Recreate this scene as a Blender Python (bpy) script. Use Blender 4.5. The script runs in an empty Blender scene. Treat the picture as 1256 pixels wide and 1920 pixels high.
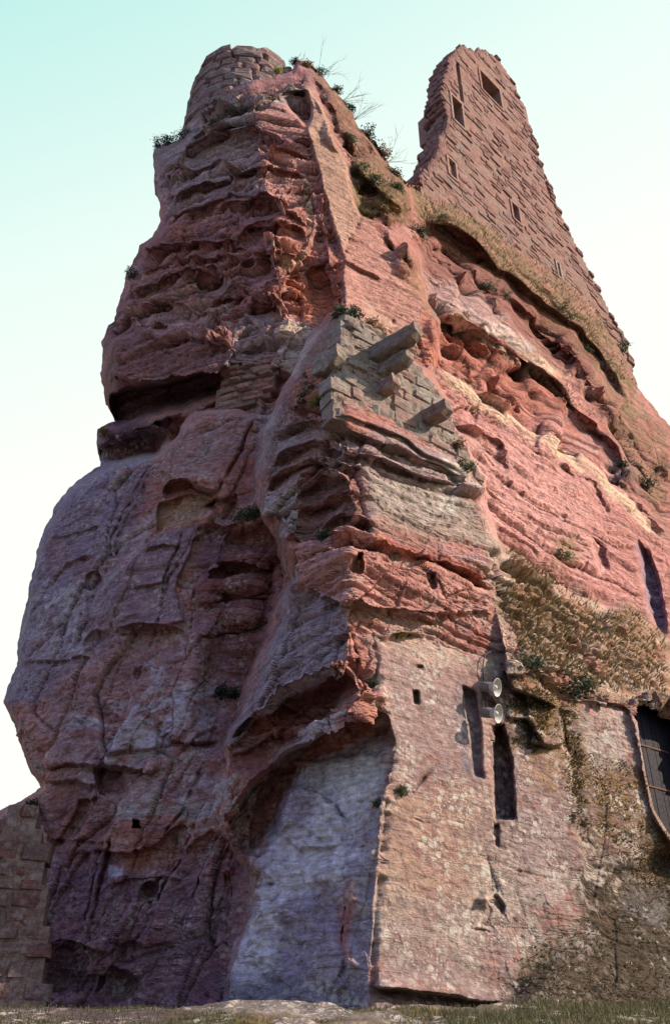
import bpy, bmesh, math, random
import numpy as np
from mathutils import Vector, Matrix

# ------------------------------------------------------------------ camera, sky, sun, exposure
FPX, PITCH, CX, CY = 1700.0, math.radians(33.6), 628.0, 960.0
SC = bpy.context.scene
COL = SC.collection
cam = bpy.data.objects.new('camera', bpy.data.cameras.new('camera'))
COL.objects.link(cam)
cam.data.sensor_fit = 'VERTICAL'; cam.data.sensor_height = 36.0; cam.data.lens = 36.0 * FPX / 1920.0
cam.data.clip_end = 3000
cam.location = (0, 0, 0); cam.rotation_euler = (math.pi / 2 + PITCH, 0, 0)
SC.camera = cam

SUN_EL, SUN_AZ = math.radians(33), math.radians(97)      # azimuth clockwise from +Y
SDIR = Vector((math.sin(SUN_AZ) * math.cos(SUN_EL), math.cos(SUN_AZ) * math.cos(SUN_EL), math.sin(SUN_EL)))
sun = bpy.data.objects.new('sun', bpy.data.lights.new('sun', 'SUN'))
COL.objects.link(sun)
sun.data.energy = 5.0; sun.data.angle = math.radians(0.6); sun.data.color = (1.0, 0.80, 0.62)
sun.rotation_euler = SDIR.to_track_quat('Z', 'Y').to_euler()

W = bpy.data.worlds.new('World'); SC.world = W; W.use_nodes = True
nt = W.node_tree; nt.nodes.clear()
def N(tree, kind, **kw):
    n = tree.nodes.new(kind)
    for k, v in kw.items():
        if k in n.inputs: n.inputs[k].default_value = v
        else: setattr(n, k, v)
    return n
sky = N(nt, 'ShaderNodeTexSky', sky_type='NISHITA'); sky.sun_disc = False
sky.sun_elevation = SUN_EL; sky.sun_rotation = SUN_AZ; sky.air_density = 1.4; sky.dust_density = 2.5; sky.ozone_density = 1.2
# thin high haze: a pale veil, cream low down and towards the sun, sea green high up; blue-violet out of view, tuned as fill for shaded faces
tc = N(nt, 'ShaderNodeTexCoord')
sep = N(nt, 'ShaderNodeSeparateXYZ'); nt.links.new(tc.outputs['Generated'], sep.inputs[0])
dot = N(nt, 'ShaderNodeVectorMath', operation='DOT_PRODUCT'); nt.links.new(tc.outputs['Generated'], dot.inputs[0])
dot.inputs[1].default_value = (0.35, 0.50, -0.80)
mr = N(nt, 'ShaderNodeMapRange'); mr.inputs[1].default_value = -1.0; mr.inputs[2].default_value = 0.15
nt.links.new(dot.outputs['Value'], mr.inputs[0])
ramp = N(nt, 'ShaderNodeValToRGB')
e = ramp.color_ramp.elements
e[0].position = 0.0; e[0].color = (0.22, 0.18, 0.52, 1)
e[1].position = 1.0; e[1].color = (0.76, 0.75, 0.68, 1)
for p, c in ((0.22, (0.26, 0.33, 0.58, 1)), (0.37, (0.40, 0.64, 0.60, 1)), (0.55, (0.61, 0.725, 0.67, 1)), (0.72, (0.725, 0.75, 0.685, 1))):
    q = e.new(p); q.color = c
nt.links.new(mr.outputs[0], ramp.inputs[0])
mulS = N(nt, 'ShaderNodeMix', data_type='RGBA', blend_type='MIX')
sk = N(nt, 'ShaderNodeVectorMath', operation='SCALE'); sk.inputs['Scale'].default_value = 0.10
nt.links.new(sky.outputs[0], sk.inputs[0])
mulS.inputs[0].default_value = 0.92
nt.links.new(sk.outputs[0], mulS.inputs[6]); nt.links.new(ramp.outputs[0], mulS.inputs[7])
bg = N(nt, 'ShaderNodeBackground'); bg.inputs[1].default_value = 1.0
nt.links.new(mulS.outputs[2], bg.inputs[0])
wo = N(nt, 'ShaderNodeOutputWorld'); nt.links.new(bg.outputs[0], wo.inputs[0])

SC.view_settings.view_transform = 'Standard'; SC.view_settings.look = 'None'
SC.view_settings.exposure = 0.56; SC.view_settings.gamma = 1.0; SC.view_settings.use_curve_mapping = False
SC.render.engine = 'CYCLES'
SC.cycles.max_bounces = 4; SC.cycles.diffuse_bounces = 3; SC.cycles.use_denoising = True

# ------------------------------------------------------------------ rays
SP, CP = math.sin(PITCH), math.cos(PITCH)
def ray(u, v):
    x = (np.asarray(u, float) - CX) / FPX; y = (CY - np.asarray(v, float)) / FPX
    return np.stack([x + 0 * y, CP - SP * y + 0 * x, SP + CP * y + 0 * x], -1)
def pt(u, v, Y):
    d = ray(u, v); return d * (Y / d[..., 1:2]) if d.ndim > 1 else d * (Y / d[1])
def project(p):
    x, y, z = p
    f = y * CP + z * SP
    return (CX + FPX * x / f, CY - FPX * (-y * SP + z * CP) / f)

# ------------------------------------------------------------------ noise in numpy
_rs = np.random.RandomState(7)
_perm = np.tile(_rs.permutation(256), 3).astype(np.int32)
_g3 = _rs.normal(size=(256, 3)).astype(np.float32); _g3 /= np.linalg.norm(_g3, axis=1)[:, None]
def perlin(x, y, z):
    x = np.asarray(x, np.float32); y = np.asarray(y, np.float32); z = np.asarray(z, np.float32)
    x, y, z = np.broadcast_arrays(x, y, z)
    xi = np.floor(x); yi = np.floor(y); zi = np.floor(z)
    xf = x - xi; yf = y - yi; zf = z - zi
    xi = xi.astype(np.int32) & 255; yi = yi.astype(np.int32) & 255; zi = zi.astype(np.int32) & 255
    fu = xf * xf * xf * (xf * (xf * 6 - 15) + 10); fv = yf * yf * yf * (yf * (yf * 6 - 15) + 10); fw = zf * zf * zf * (zf * (zf * 6 - 15) + 10)
    def c(dx, dy, dz):
        h = _perm[_perm[_perm[(xi + dx) & 255] + ((yi + dy) & 255)] + ((zi + dz) & 255)]
        g = _g3[h]
        return g[..., 0] * (xf - dx) + g[..., 1] * (yf - dy) + g[..., 2] * (zf - dz)
    l = lambda a, b, t: a + (b - a) * t
    return 1.6 * l(l(l(c(0,0,0), c(1,0,0), fu), l(c(0,1,0), c(1,1,0), fu), fv), l(l(c(0,0,1), c(1,0,1), fu), l(c(0,1,1), c(1,1,1), fu), fv), fw)
def fbm(x, y, z, oct=4, gain=0.5, lac=2.03):
    s = 0; a = 1.0
    for i in range(oct):
        s = s + a * perlin(x + 17.3 * i, y - 9.1 * i, z + 5.7 * i); x = x * lac; y = y * lac; z = z * lac; a *= gain
    return s
def ridged(x, y, z, oct=4):
    s = 0; a = 1.0
    for i in range(oct):
        s = s + a * (1 - 2 * np.abs(perlin(x + 7.3 * i, y - 3.1 * i, z + 2.7 * i))); x = x * 2.1; y = y * 2.1; z = z * 2.1; a *= 0.5
    return s
def worley(x, y, z, seed=0):
    """F1, F2, a random value and a random tilt offset of the nearest cell"""
    sh = x.shape; x = x.ravel().astype(np.float32); y = y.ravel().astype(np.float32); z = z.ravel().astype(np.float32)
    xi = np.floor(x).astype(np.int32); yi = np.floor(y).astype(np.int32); zi = np.floor(z).astype(np.int32)
    f1 = np.full(x.shape, 9e9, np.float32); f2 = f1.copy(); val = np.zeros_like(f1); tilt = np.zeros_like(f1)
    tb = np.random.RandomState(100 + seed).rand(256, 8).astype(np.float32)
    for a in (-1, 0, 1):
        for b in (-1, 0, 1):
            for c in (-1, 0, 1):
                h = _perm[_perm[_perm[(xi + a) & 255] + ((yi + b) & 255)] + ((zi + c) & 255)]
                r = tb[h]
                dx = x - (xi + a + r[:, 0]); dy = y - (yi + b + r[:, 1]); dz = z - (zi + c + r[:, 2])
                d = dx * dx + dy * dy + dz * dz
                near = d < f1
                f2 = np.where(near, f1, np.minimum(f2, d)); f1 = np.where(near, d, f1)
                val = np.where(near, r[:, 3], val)
                tilt = np.where(near, dx * (r[:, 4] - .5) + dy * (r[:, 5] - .5) + dz * (r[:, 6] - .5), tilt)
    return np.sqrt(f1).reshape(sh), np.sqrt(f2).reshape(sh), val.reshape(sh), tilt.reshape(sh)
def sstep(a, b, x):
    t = np.clip((x - a) / (b - a), 0, 1); return t * t * (3 - 2 * t)

# ------------------------------------------------------------------ the grid the rock is sculpted on
GU = np.concatenate([np.arange(-140, -4, 9.0), np.arange(-4, 1262, 1.9), np.arange(1264, 1560, 9.0)])
GV = np.concatenate([np.arange(40, 1924, 1.9), np.arange(1926, 2040, 8.0)])
U0, V0 = np.meshgrid(GU, GV)
NU, NV = len(GU), len(GV)
D3 = ray(U0, V0)
_w1 = fbm(U0 / 70, V0 / 70, 0.3, 3, .38); _w2 = fbm(U0 / 70, V0 / 70, 9.3, 3, .38)
_x1 = fbm(U0 / 16, V0 / 16, 4.3, 2); _x2 = fbm(U0 / 16, V0 / 16, 7.7, 2)
U = U0 + 7 * _w1 + .6 * _x1; V = V0 + 7 * _w2 + .6 * _x2          # broken coordinates: keeps edges from being ruler straight

def box(pts, pad):
    xs = [p[0] for p in pts]; ys = [p[1] for p in pts]
    i0 = max(0, np.searchsorted(GV, min(ys) - pad)); i1 = min(NV, np.searchsorted(GV, max(ys) + pad))
    j0 = max(0, np.searchsorted(GU, min(xs) - pad)); j1 = min(NU, np.searchsorted(GU, max(xs) + pad))
    return slice(i0, i1), slice(j0, j1)
def sdist(u, v, poly):
    """signed distance to a polygon, positive inside"""
    n = len(poly); d = np.full(u.shape, 1e9); ins = np.zeros(u.shape, bool)
    for i in range(n):
        ax, ay = poly[i]; bx, by = poly[(i + 1) % n]
        ex, ey = bx - ax, by - ay; L = ex * ex + ey * ey + 1e-9
        t = np.clip(((u - ax) * ex + (v - ay) * ey) / L, 0, 1)
        d = np.minimum(d, (u - ax - t * ex) ** 2 + (v - ay - t * ey) ** 2)
        if ay != by:
            c = ((ay > v) != (by > v)) & (u < (bx - ax) * (v - ay) / (by - ay) + ax); ins ^= c
    d = np.sqrt(d); return np.where(ins, d, -d)
def ldist(u, v, pts):
    """distance to an open polyline, side (+1 above it in the picture), and 0..1 along it"""
    d = np.full(u.shape, 1e9); side = np.zeros(u.shape); al = np.zeros(u.shape); seg = [0]
    for i in range(len(pts) - 1): seg.append(seg[-1] + math.dist(pts[i], pts[i + 1]))
    T = seg[-1]
    for i in range(len(pts) - 1):
        ax, ay = pts[i]; bx, by = pts[i + 1]; ex, ey = bx - ax, by - ay; L = ex * ex + ey * ey + 1e-9
        t = np.clip(((u - ax) * ex + (v - ay) * ey) / L, 0, 1)
        q = (u - ax - t * ex) ** 2 + (v - ay - t * ey) ** 2; m = q < d
        d = np.where(m, q, d); side = np.where(m, np.sign(ex * (ay - v) - ey * (ax - u)), side)   # +: left-to-right line, point above
        al = np.where(m, (seg[i] + t * math.sqrt(L)) / T, al)
    return np.sqrt(d), side, al
def plane3(p1, p2, p3):
    a, b, c = pt(*p1), pt(*p2), pt(*p3)
    n = np.cross(b - a, c - a); k = n @ a
    if k < 0: n, k = -n, -k
    return n, k
def plane_t(pl):
    n, k = pl; den = D3 @ n; den = np.where(den < 1e-6, 1e-6, den); return np.minimum(k / den, 90)
def plane_at(pl, u, v):
    n, k = pl; d = ray(u, v); return d * (k / (d @ n))
def smax(a, b, k=0.25):
    h = np.clip(0.5 + 0.5 * (a - b) / k, 0, 1); return b + (a - b) * h + k * h * (1 - h)

SIL = [(372,196),(400,176),(440,158),(500,146),(545,132),(560,112),(580,118),(600,140),(622,165),(645,190),(662,215),(672,240),(700,262),(718,290),
 (735,315),(752,330),(766,345),(800,352),(860,385),(960,450),(1060,520),(1120,585),(1150,640),(1176,680),(1198,730),(1230,770),(1256,800),(1400,960),(1560,1100),(1560,2060),(-150,2060),
 (-150,1560),(-20,1530),(40,1500),(75,1478),(74,1468),(55,1445),(40,1400),(25,1350),(8,1315),(12,1290),(30,1250),(35,1200),(45,1150),(60,1080),(72,1030),(85,990),(105,945),(130,915),
 (160,890),(187,875),(190,860),(183,835),(183,805),(200,795),(215,790),(205,765),(195,740),(188,700),(192,660),(190,640),(205,610),(215,600),(222,570),(235,530),
 (237,510),(255,480),(262,460),(285,445),(300,415),(298,380),(290,340),(287,300),(290,280),(310,270),(335,262),(345,230),(358,210),(365,200)]
SD = sdist(U0 + 2.5 * _x1 + 2.0 * _w1, V0 + 2.5 * _x2, SIL)
MASK = SD > 0

_q = MASK[:-1, :-1] & MASK[1:, :-1] & MASK[:-1, 1:] & MASK[1:, 1:]; _o = np.pad(~_q, 1, constant_values=True)
_any = _o[:-1, :-1] | _o[1:, :-1] | _o[:-1, 1:] | _o[1:, 1:]
_gu = np.gradient(SD, GU, axis=1); _gv = np.gradient(SD, GV, axis=0); _gl = np.hypot(_gu, _gv) + 1e-6
_mv = np.where(_any & (SD < 7), SD, 0); DR = ray(U0 - _mv * _gu / _gl, V0 - _mv * _gv / _gl); SD = np.where(_any & (SD < 7), 0, SD)
T = np.full(U.shape, 95.0); ID = np.zeros(U.shape, np.int8)
def rounding(e, w, r):
    q = 1 - np.clip(e / w, 0, 1); return r * (1 - np.sqrt(np.clip(1 - q * q, 0, 1)))
def mass(poly, planes, w=16, r=1.0, k=0.3, mid=0, warp=1.0):
    """a solid rock body: the planes that bound it towards the viewer, its outline, and how far it rounds off at that outline"""
    global T, ID
    e = sdist(U0 + warp * (U - U0), V0 + warp * (V - V0), poly)
    t = plane_t(planes[0])
    for p in planes[1:]: t = smax(t, plane_t(p), k)
    t = t + rounding(e, w, r); t = np.where(e > 0, t, 95.0)
    ID = np.where(t < T, mid, ID); T = np.minimum(T, t)

# --- main rock
L_ = plane3((478,205,22.0), (535,600,20.6), (250,560,24.0))
M_ = plane3((478,205,22.0), (535,600,20.6), (650,560,21.6))
R_ = plane3((575,150,23.1), (650,560,21.6), (840,620,23.9))
RW = plane3((800,420,27.4), (860,640,25.8), (1256,1120,31.0))
mass([(600,100),(700,262),(770,345),(900,390),(1060,500),(1180,660),(1560,1000),(1560,1700),(900,1500),(800,1000),(640,700),(600,400)], [RW], w=2, r=.1, mid=0)
mass([(340,40),(560,90),(640,180),(700,260),(766,340),(774,390),(757,430),(792,480),(786,520),(802,560),(836,600),(832,645),(815,690),(800,760),(860,900),(950,1150),(950,2060),(-150,2060),(-150,40)],
     [L_, M_, R_], w=26, r=1.6, mid=0)
# the thick flake of the lower left
DL = plane3((440,1000,19.9), (440,1800,19.2), (60,1250,22.5))
DL2 = plane3((205,1050,20.7), (190,1480,20.6), (30,1250,23.6))
mass([(187,876),(250,862),(290,848),(312,820),(370,768),(430,762),(490,770),(560,800),(640,1000),(640,2060),(-150,2060),(-150,1540),(70,1480),(0,1400),(-10,1300),(60,1000),(130,900)],
     [DL, DL2], w=22, r=1.3, k=0.5, mid=1)
# the buttress in front
BL = plane3((640,640,16.9), (690,1840,16.0), (520,960,17.75))
BR = plane3((640,640,16.9), (690,1840,16.0), (1256,1560,21.3))
BUTT = [(612,590),(650,584),(700,610),(750,655),(795,695),(830,740),(850,790),(892,870),(908,905),(920,960),(932,1020),(945,1120),(985,1225),(1060,1262),(1160,1285),(1256,1310),(1560,1440),(1560,2060),(412,2060),
 (410,1900),(412,1850),(440,1780),(460,1720),(470,1650),(440,1600),(400,1560),(410,1480),(416,1400),(436,1340),(468,1260),(498,1180),(530,1110),(546,1085),(528,1060),(520,1020),(490,985),(474,940),(480,870),(492,800),(510,750),(540,690),(570,640)]
mass(BUTT, [BL, BR], w=20, r=1.1, k=0.35, mid=2)
# grass terrace behind the buttress
TR = plane3((940,1040,20.3), (985,1235,19.0), (1256,1200,29.0))
mass([(915,1000),(960,1035),(1060,1095),(1180,1145),(1256,1190),(1560,1330),(1560,1500),(1256,1360),(1060,1330),(960,1290),(920,1100)], [TR], w=3, r=0.2, mid=3)
# the sky-line rounds away
T = T + rounding(SD, 26, 1.5)

# ------------------------------------------------------------------ sculpting strokes (metres along the view of the hand, + is into the rock)
def facet(poly, d, w=3, gu=0.0, gv=0.0):
    """push a polygon in or out; gu, gv tilt it (metres per 100 px)"""
    b = box(poly, 12 + w * 2); w = max(w, 3.4); e = sdist(U[b], V[b], poly); m = sstep(-w, w, e)
    cx = sum(p[0] for p in poly) / len(poly); cy = sum(p[1] for p in poly) / len(poly)
    T[b] += m * (d + gu * (U[b] - cx) / 100 + gv * (V[b] - cy) / 100)
def carve(poly, pl, w=2, k=0.1):
    b = box(poly, 14); e = sdist(U[b], V[b], poly); m = sstep(-w, w, e)
    n, c = pl; t = c / np.maximum(D3[b] @ n, 1e-6) + .22 * _w1[b] + .05 * _x1[b]; T[b] += m * (smax(T[b], t, k) - T[b])
def ledge(pts, d, up=26, dn=12, cut=0.6):
    """the rock above the line stands proud and overhangs a hollow below it"""
    b = box(pts, 14 + 3 * max(up, dn)); q, s, al = ldist(U[b], V[b], pts)
    end = sstep(0, .12, al) * sstep(1, .88, al)
    end = np.where((al <= 0) | (al >= 1), 0, end)
    k_ = sstep(-3.6, 3.6, q * s); T[b] += end * (k_ * -d * np.exp(-(q / up) ** 1.5) + (1 - k_) * cut * d * np.exp(-(q / dn) ** 1.5))
def crack(pts, w=2.5, d=0.4, lip=0.0):
    b = box(pts, 10 + 5 * w); q, s, al = ldist(U[b], V[b], pts); f = np.minimum(al, 1 - al); ww = np.maximum(.40 * w, 1.3) * (0.3 + 0.7 * sstep(0, .35, f)) * (1 + .45 * _x1[b])
    T[b] += (d if d < 0 else .65 * d * np.clip(.75 + .9 * _w2[b] + .5 * _x1[b], .1, 1.3)) * (1 + .5 * _x2[b]) * np.exp(-(q / ww) ** 2) - lip * np.where(s > 0, 1, -0.0) * np.exp(-(q / (5 * w)) ** 2)
def bump(u, v, ru, rv, d, ang=0, p=2.0):
    c, s = math.cos(math.radians(ang)), math.sin(math.radians(ang)); R = 1.3 * max(ru, rv)
    b = box([(u - R, v - R), (u + R, v + R)], 8); x = (U[b] - u) * c + (V[b] - v) * s; y = -(U[b] - u) * s + (V[b] - v) * c
    q = (np.abs(x / ru) ** p + np.abs(y / rv) ** p)
    T[b] += d * (1.15 if d < 0 else 1.0) * np.clip(1 - q, 0, 1) ** (1.0 if d < 0 else .7)
def hole(poly, d, w=1.2):
    b = box(poly, 8); e = sdist(U0[b], V0[b], poly); T[b] += d * sstep(-w, w, e)
def rect(u, v, w, h, lean=0.0):
    return [(u - w / 2 - lean, v - h / 2), (u + w / 2 - lean, v - h / 2), (u + w / 2 + lean, v + h / 2), (u - w / 2 + lean, v + h / 2)]

# upper prow, left side: long beds that stick out with hollows under them
ledge([(352,222),(430,200),(500,180),(572,165)], .35, 16, 14, 1.0)
facet([(528,176),(572,168),(580,200),(577,232),(545,205)], .7, 3)
facet([(476,212),(505,188),(538,194),(578,232),(592,262),(540,262),(500,252)], -.25, 3, -1.1, .6)
ledge([(345,262),(410,240),(475,218)], .35, 14, 12, 1.0)
facet([(350,270),(470,236),(530,262),(500,276),(440,292),(345,306)], .75, 4)
ledge([(300,306),(345,312),(440,296),(520,278),(600,300)], .45, 14, 10, .8)
facet([(298,330),(400,302),(470,300),(380,330),(310,352)], .4, 4)
ledge([(296,372),(380,345),(450,322),(520,312),(590,330)], .5, 18, 14, .9)
ledge([(300,420),(380,385),(430,360),(500,350),(560,372)], .45, 16, 12, .9)
bump(440,352,34,12,.45,-18); bump(495,380,28,14,.5,-5); bump(400,340,40,9,.4,-20)
ledge([(390,392),(440,372),(500,366),(540,390),(580,420)], .4, 14, 12, .9)
bump(470,384,44,13,.6,-8)
facet([(446,440),(470,418),(520,412),(560,425),(570,445),(530,440),(480,462),(452,462)], .7, 3)
bump(500,452,50,26,-.6,0)
ledge([(445,470),(500,476),(560,478),(575,470)], .5, 20, 10, 1.0)
crack([(572,318),(590,370),(592,420),(575,490)], 5, -.35); crack([(583,320),(601,372),(603,420),(586,480)], 5, .45)
facet([(566,150),(580,160),(622,230),(652,320),(679,402),(664,432),(640,472),(628,440),(602,330),(577,240),(568,190)], -.35, 3, .5, 0)
facet([(600,330),(632,440),(642,480),(650,560),(600,560),(575,480),(600,430)], .25, 3)
crack([(682,404),(655,440),(640,472),(641,520),(652,580)], 3.5, .6)
facet([(590,440),(612,430),(632,450),(642,560),(655,590),(600,600),(590,530),(600,480)], .3, 3)
bump(612,475,22,32,-.5); bump(600,520,14,28,.4)
ledge([(640,486),(680,506),(712,532)], .22, 10, 6, 1.4)
crack([(560,490),(545,560),(525,600)], 5, .7); crack([(600,560),(625,585)], 4, .4)
facet([(555,500),(600,510),(640,560),(620,600),(560,590),(545,560)], .35, 3, 0, .3)
# boulders of the ragged crest, right of the smooth strip
facet([(585,140),(640,200),(700,280),(765,345),(772,390),(757,428),(700,410),(680,400),(655,320),(625,230),(590,175)], .9, 5)
bump(640,250,30,44,-.8,-30); bump(690,320,44,30,-.8,30); bump(735,370,44,34,-1.1,30); bump(615,190,26,30,-.7,-30)
ledge([(650,300),(700,350),(762,404)], .5, 18, 12, 1.0); ledge([(700,400),(745,425),(765,425)], .5, 22, 10, 1.0)
ledge([(600,170),(640,230),(672,290)], .4, 14, 10, 1.0)
bump(765,485,34,34,-.8,30); ledge([(720,440),(760,470),(788,520)], .45, 18, 12, 1.0)
bump(822,612,26,30,-.6,40)
# the big overhang on the left and the hollow beneath it
facet([(200,660),(240,610),(330,590),(430,600),(455,640),(425,700),(330,715),(240,735),(205,745)], -1.25, 16)
facet([(210,742),(260,728),(340,712),(425,700),(405,732),(330,760),(262,782),(218,792)], 2.1, 5)
ledge([(196,700),(260,722),(350,712),(430,700)], .7, 30, 20, 1.2)
bump(236,617,24,17,1.3,0); bump(297,606,18,9,.9,0); bump(215,650,18,24,-.5); bump(203,700,16,26,-.5)
bump(315,570,26,7,.6,10); bump(370,607,30,7,.5,15)
ledge([(250,575),(320,568),(400,590),(450,610)], .35, 16, 10, 1.0)
ledge([(300,640),(345,632),(410,650),(440,660)], .3, 18, 10, .8); crack([(297,663),(340,635)], 4, -.25)
ledge([(225,560),(300,520),(380,510),(450,540)], .4, 18, 12, .9)
ledge([(262,470),(330,455),(420,448),(470,470)], .5, 20, 14, .9); ledge([(240,520),(320,480),(400,470),(460,490)], .35, 18, 10, .9)
bump(470,497,22,12,.8,10); bump(390,520,20,14,.9,-20); bump(430,540,26,10,.5,10); bump(330,500,50,12,-.5,-12)
facet([(455,520),(500,500),(560,500),(545,560),(500,570),(450,560)], -.3, 4, .2, .3)
ledge([(380,560),(440,552),(520,570)], .45, 16, 12, 1.0)
# pillar under it, between the two dark clefts
facet([(452,572),(500,575),(512,600),(500,680),(470,675),(412,700),(425,650)], -.35, 2, .25, 0)
crack([(512,575),(508,620),(495,668)], 5, .6); crack([(450,575),(430,640),(405,720)], 5, .7)
facet([(510,620),(540,592),(570,600),(575,640),(530,700),(505,680)], -.2, 3, .5, 0)
bump(495,575,26,9,.7,0)
# ledge slabs below the cave
facet([(186,806),(215,792),(300,775),(340,770),(320,800),(290,820),(190,838)], -.7, 3)
facet([(190,838),(300,812),(300,846),(250,856),(188,862)], 1.5, 3); ledge([(186,812),(250,800),(330,782)], .4, 12, 12, 1.0)
facet([(255,780),(330,748),(400,728),(420,740),(380,765),(330,790)], -.5, 4, 0, .5)
ledge([(260,782),(330,752),(400,735)], .25, 12, 8)
# slabs of the flake, split by leaning joints
crack([(478,776),(455,850),(418,905),(405,950)], 3.5, .7, .15); crack([(295,850),(250,930),(210,1010),(175,1100)], 5, .7, .1)
crack([(345,925),(295,990),(270,1010)], 4, .5); crack([(400,950),(372,985)], 5, .6)
facet([(330,800),(372,770),(478,772),(440,860),(420,905),(330,900),(300,880)], -.3, 2, .3, .1)
ledge([(305,912),(340,900),(380,915),(415,920)], .6, 16, 16, 1.2); facet([(300,940),(340,930),(410,935),(385,960),(360,975),(300,985)], .4, 3)
facet([(385,955),(405,935),(432,930),(440,965),(420,975)], .8, 2); facet([(420,900),(478,780),(495,800),(480,930),(435,960),(430,930)], .3, 2, .3, 0)
facet([(290,1000),(375,985),(330,1110),(345,1160),(300,1180),(215,1180),(205,1120),(240,1050)], -.35, 2, .15, 0)
ledge([(215,1172),(260,1170),(290,1180),(345,1178)], .35, 18, 8, .8); ledge([(270,1030),(310,1022),(345,1030)], .2, 10, 7, 1.0); ledge([(250,1105),(300,1098),(320,1095)], .16, 10, 6, 1.0)
ledge([(225,1160),(260,1150)], .12, 8, 5, 1.0)
facet([(215,1050),(270,1000),(240,1100),(205,1170),(190,1110)], -.2, 2, .2, 0)
hole([(163,1080),(174,1072),(184,1082),(181,1098),(168,1104),(160,1094)], .35); crack([(350,990),(320,1060),(300,1140)], 3, .5)
facet([(372,985),(430,985),(400,1050),(360,1100),(340,1090)], .15, 2, .3, 0)
facet([(430,1000),(500,990),(530,1040),(530,1120),(500,1200),(460,1320),(415,1400),(380,1400),(370,1300),(400,1180),(410,1080)], 1.0, 22, .5, 0)
bump(470,1040,50,30,-.5,0); bump(455,1090,60,26,-.55,-6); bump(450,1150,60,28,-.5,-8); ledge([(365,1130),(430,1125),(510,1120)], .2, 20, 8, 1.0); ledge([(370,1190),(430,1185),(495,1170)], .2, 22, 8, 1.0)
ledge([(380,1075),(430,1060),(515,1070)], .35, 18, 10, 1.0)
crack([(258,1235),(240,1320),(195,1420),(185,1480)], 4, .6, .1); bump(262,1262,20,14,.35,0); bump(175,1195,24,14,.35,-20)
crack([(175,1100),(150,1180),(110,1240)], 6, .35); ledge([(20,1250),(90,1240),(170,1225)], .25, 20, 12); ledge([(85,1010),(150,1000),(195,990)], .15, 14, 8); ledge([(90,1100),(130,1060),(170,1040)], .2, 20, 10)
ledge([(60,1440),(140,1430),(190,1440)], .3, 26, 14); facet([(70,1462),(150,1466),(185,1478),(150,1560),(100,1600),(60,1500)], .5, 4)
facet([(150,1500),(215,1490),(228,1530),(170,1590),(145,1660),(100,1600)], .35, 3, .2, 0); facet([(180,1440),(235,1440),(240,1490),(190,1492)], .8, 4)
ledge([(190,1430),(260,1440),(300,1450)], .35, 16, 16, 1)
ledge([(300,1380),(360,1390),(410,1390)], .3, 18, 12); bump(250,1350,30,50,-.25,25); bump(330,1340,40,44,-.3,20); crack([(318,1300),(300,1370),(300,1420)], 6, .3)
facet([(225,1500),(300,1480),(345,1500),(330,1560),(280,1600),(195,1600),(205,1560)], -.35, 4, .1, 0)
hole(rect(257,1546,17,19), 1.0); hole(rect(277,1668,11,13), .5); crack([(270,1735),(290,1742),(305,1738)], 3, .3)
crack([(185,1600),(160,1690),(135,1780)], 4, .45, .15); crack([(245,1650),(220,1720)], 3, .3); crack([(372,1530),(345,1590),(300,1680),(280,1740)], 4, .4, .12)
crack([(435,1490),(400,1590),(370,1680),(345,1750)], 4, .45, .12); bump(210,1850,60,34,.8,0); bump(130,1830,44,46,.9,0)
ledge([(95,1575),(150,1575),(220,1585)], .15, 12, 8); ledge([(200,1660),(280,1640),(340,1650)], .15, 16, 8); ledge([(60,1790),(140,1770),(200,1790)], .3, 20, 14)
for q, w_, d_ in (([(300,850),(262,930),(215,1020),(180,1090),(120,1230)], 4, .5), ([(372,985),(318,1090),(290,1190),(262,1240)], 3, .45), ([(262,1235),(235,1330),(200,1420),(182,1500),(150,1590)], 5, .8), ([(420,1320),(385,1400),(355,1480),(300,1580)], 4, .5),
    ([(455,1560),(420,1650),(398,1740),(380,1800)], 3, .4), ([(330,1560),(300,1640),(270,1720),(240,1800)], 3, .4), ([(228,1530),(200,1620),(165,1720),(150,1790)], 4, .6), ([(395,1000),(372,1090),(350,1190)], 2.5, .35), ([(90,1240),(60,1330),(75,1440)], 3, .2), ([(395,1240),(350,1330),(330,1390)], 3, .3)):
    crack(q, w_, d_); 
facet([(262,1240),(372,1200),(400,1240),(380,1320),(330,1400),(250,1400),(200,1420),(235,1330)], -.22, 4, .25, 0); facet([(60,1250),(170,1230),(255,1240),(225,1340),(190,1420),(90,1430),(40,1360)], -.1, 4, .3, .1)
facet([(330,1480),(440,1450),(400,1560),(340,1600)], -.2, 4, .2, 0); facet([(150,1600),(225,1600),(200,1700),(140,1780),(90,1760),(110,1640)], .15, 4, .25, 0); facet([(240,1640),(350,1640),(330,1760),(220,1780)], -.15, 4, .2, 0)
# buttress: beds below the masonry
facet([(555,700),(608,690),(612,790),(600,800),(530,780)], -.30, 8)
ledge([(505,772),(560,765),(612,782),(660,782),(720,806),(800,850),(880,900)], .3, 12, 8, .9)
ledge([(500,812),(545,800),(610,796),(650,800),(720,826),(800,862),(885,915)], .35, 12, 9, 1.0)
ledge([(492,880),(530,846),(580,832),(640,846),(700,858),(760,876),(860,922)], .4, 14, 9, 1.0)
ledge([(486,925),(530,880),(580,862),(640,872),(690,880)], .35, 12, 10, 1.0)
ledge([(560,930),(600,902),(650,895)], .4, 12, 10, 1.0); ledge([(570,962),(620,930),(665,925)], .35, 12, 10, 1.0); ledge([(590,990),(640,962),(690,972),(705,985)], .35, 14, 10, 1.0)
crack([(760,870),(800,892),(860,920)], 4, .4); crack([(690,840),(740,870),(790,890)], 3.5, .45)
facet([(476,942),(520,915),(560,885),(575,920),(560,1000),(530,1020),(495,985)], -.2, 3, -.4, 0)
facet([(560,885),(640,900),(660,960),(600,1000),(560,1000)], .35, 3)
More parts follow.
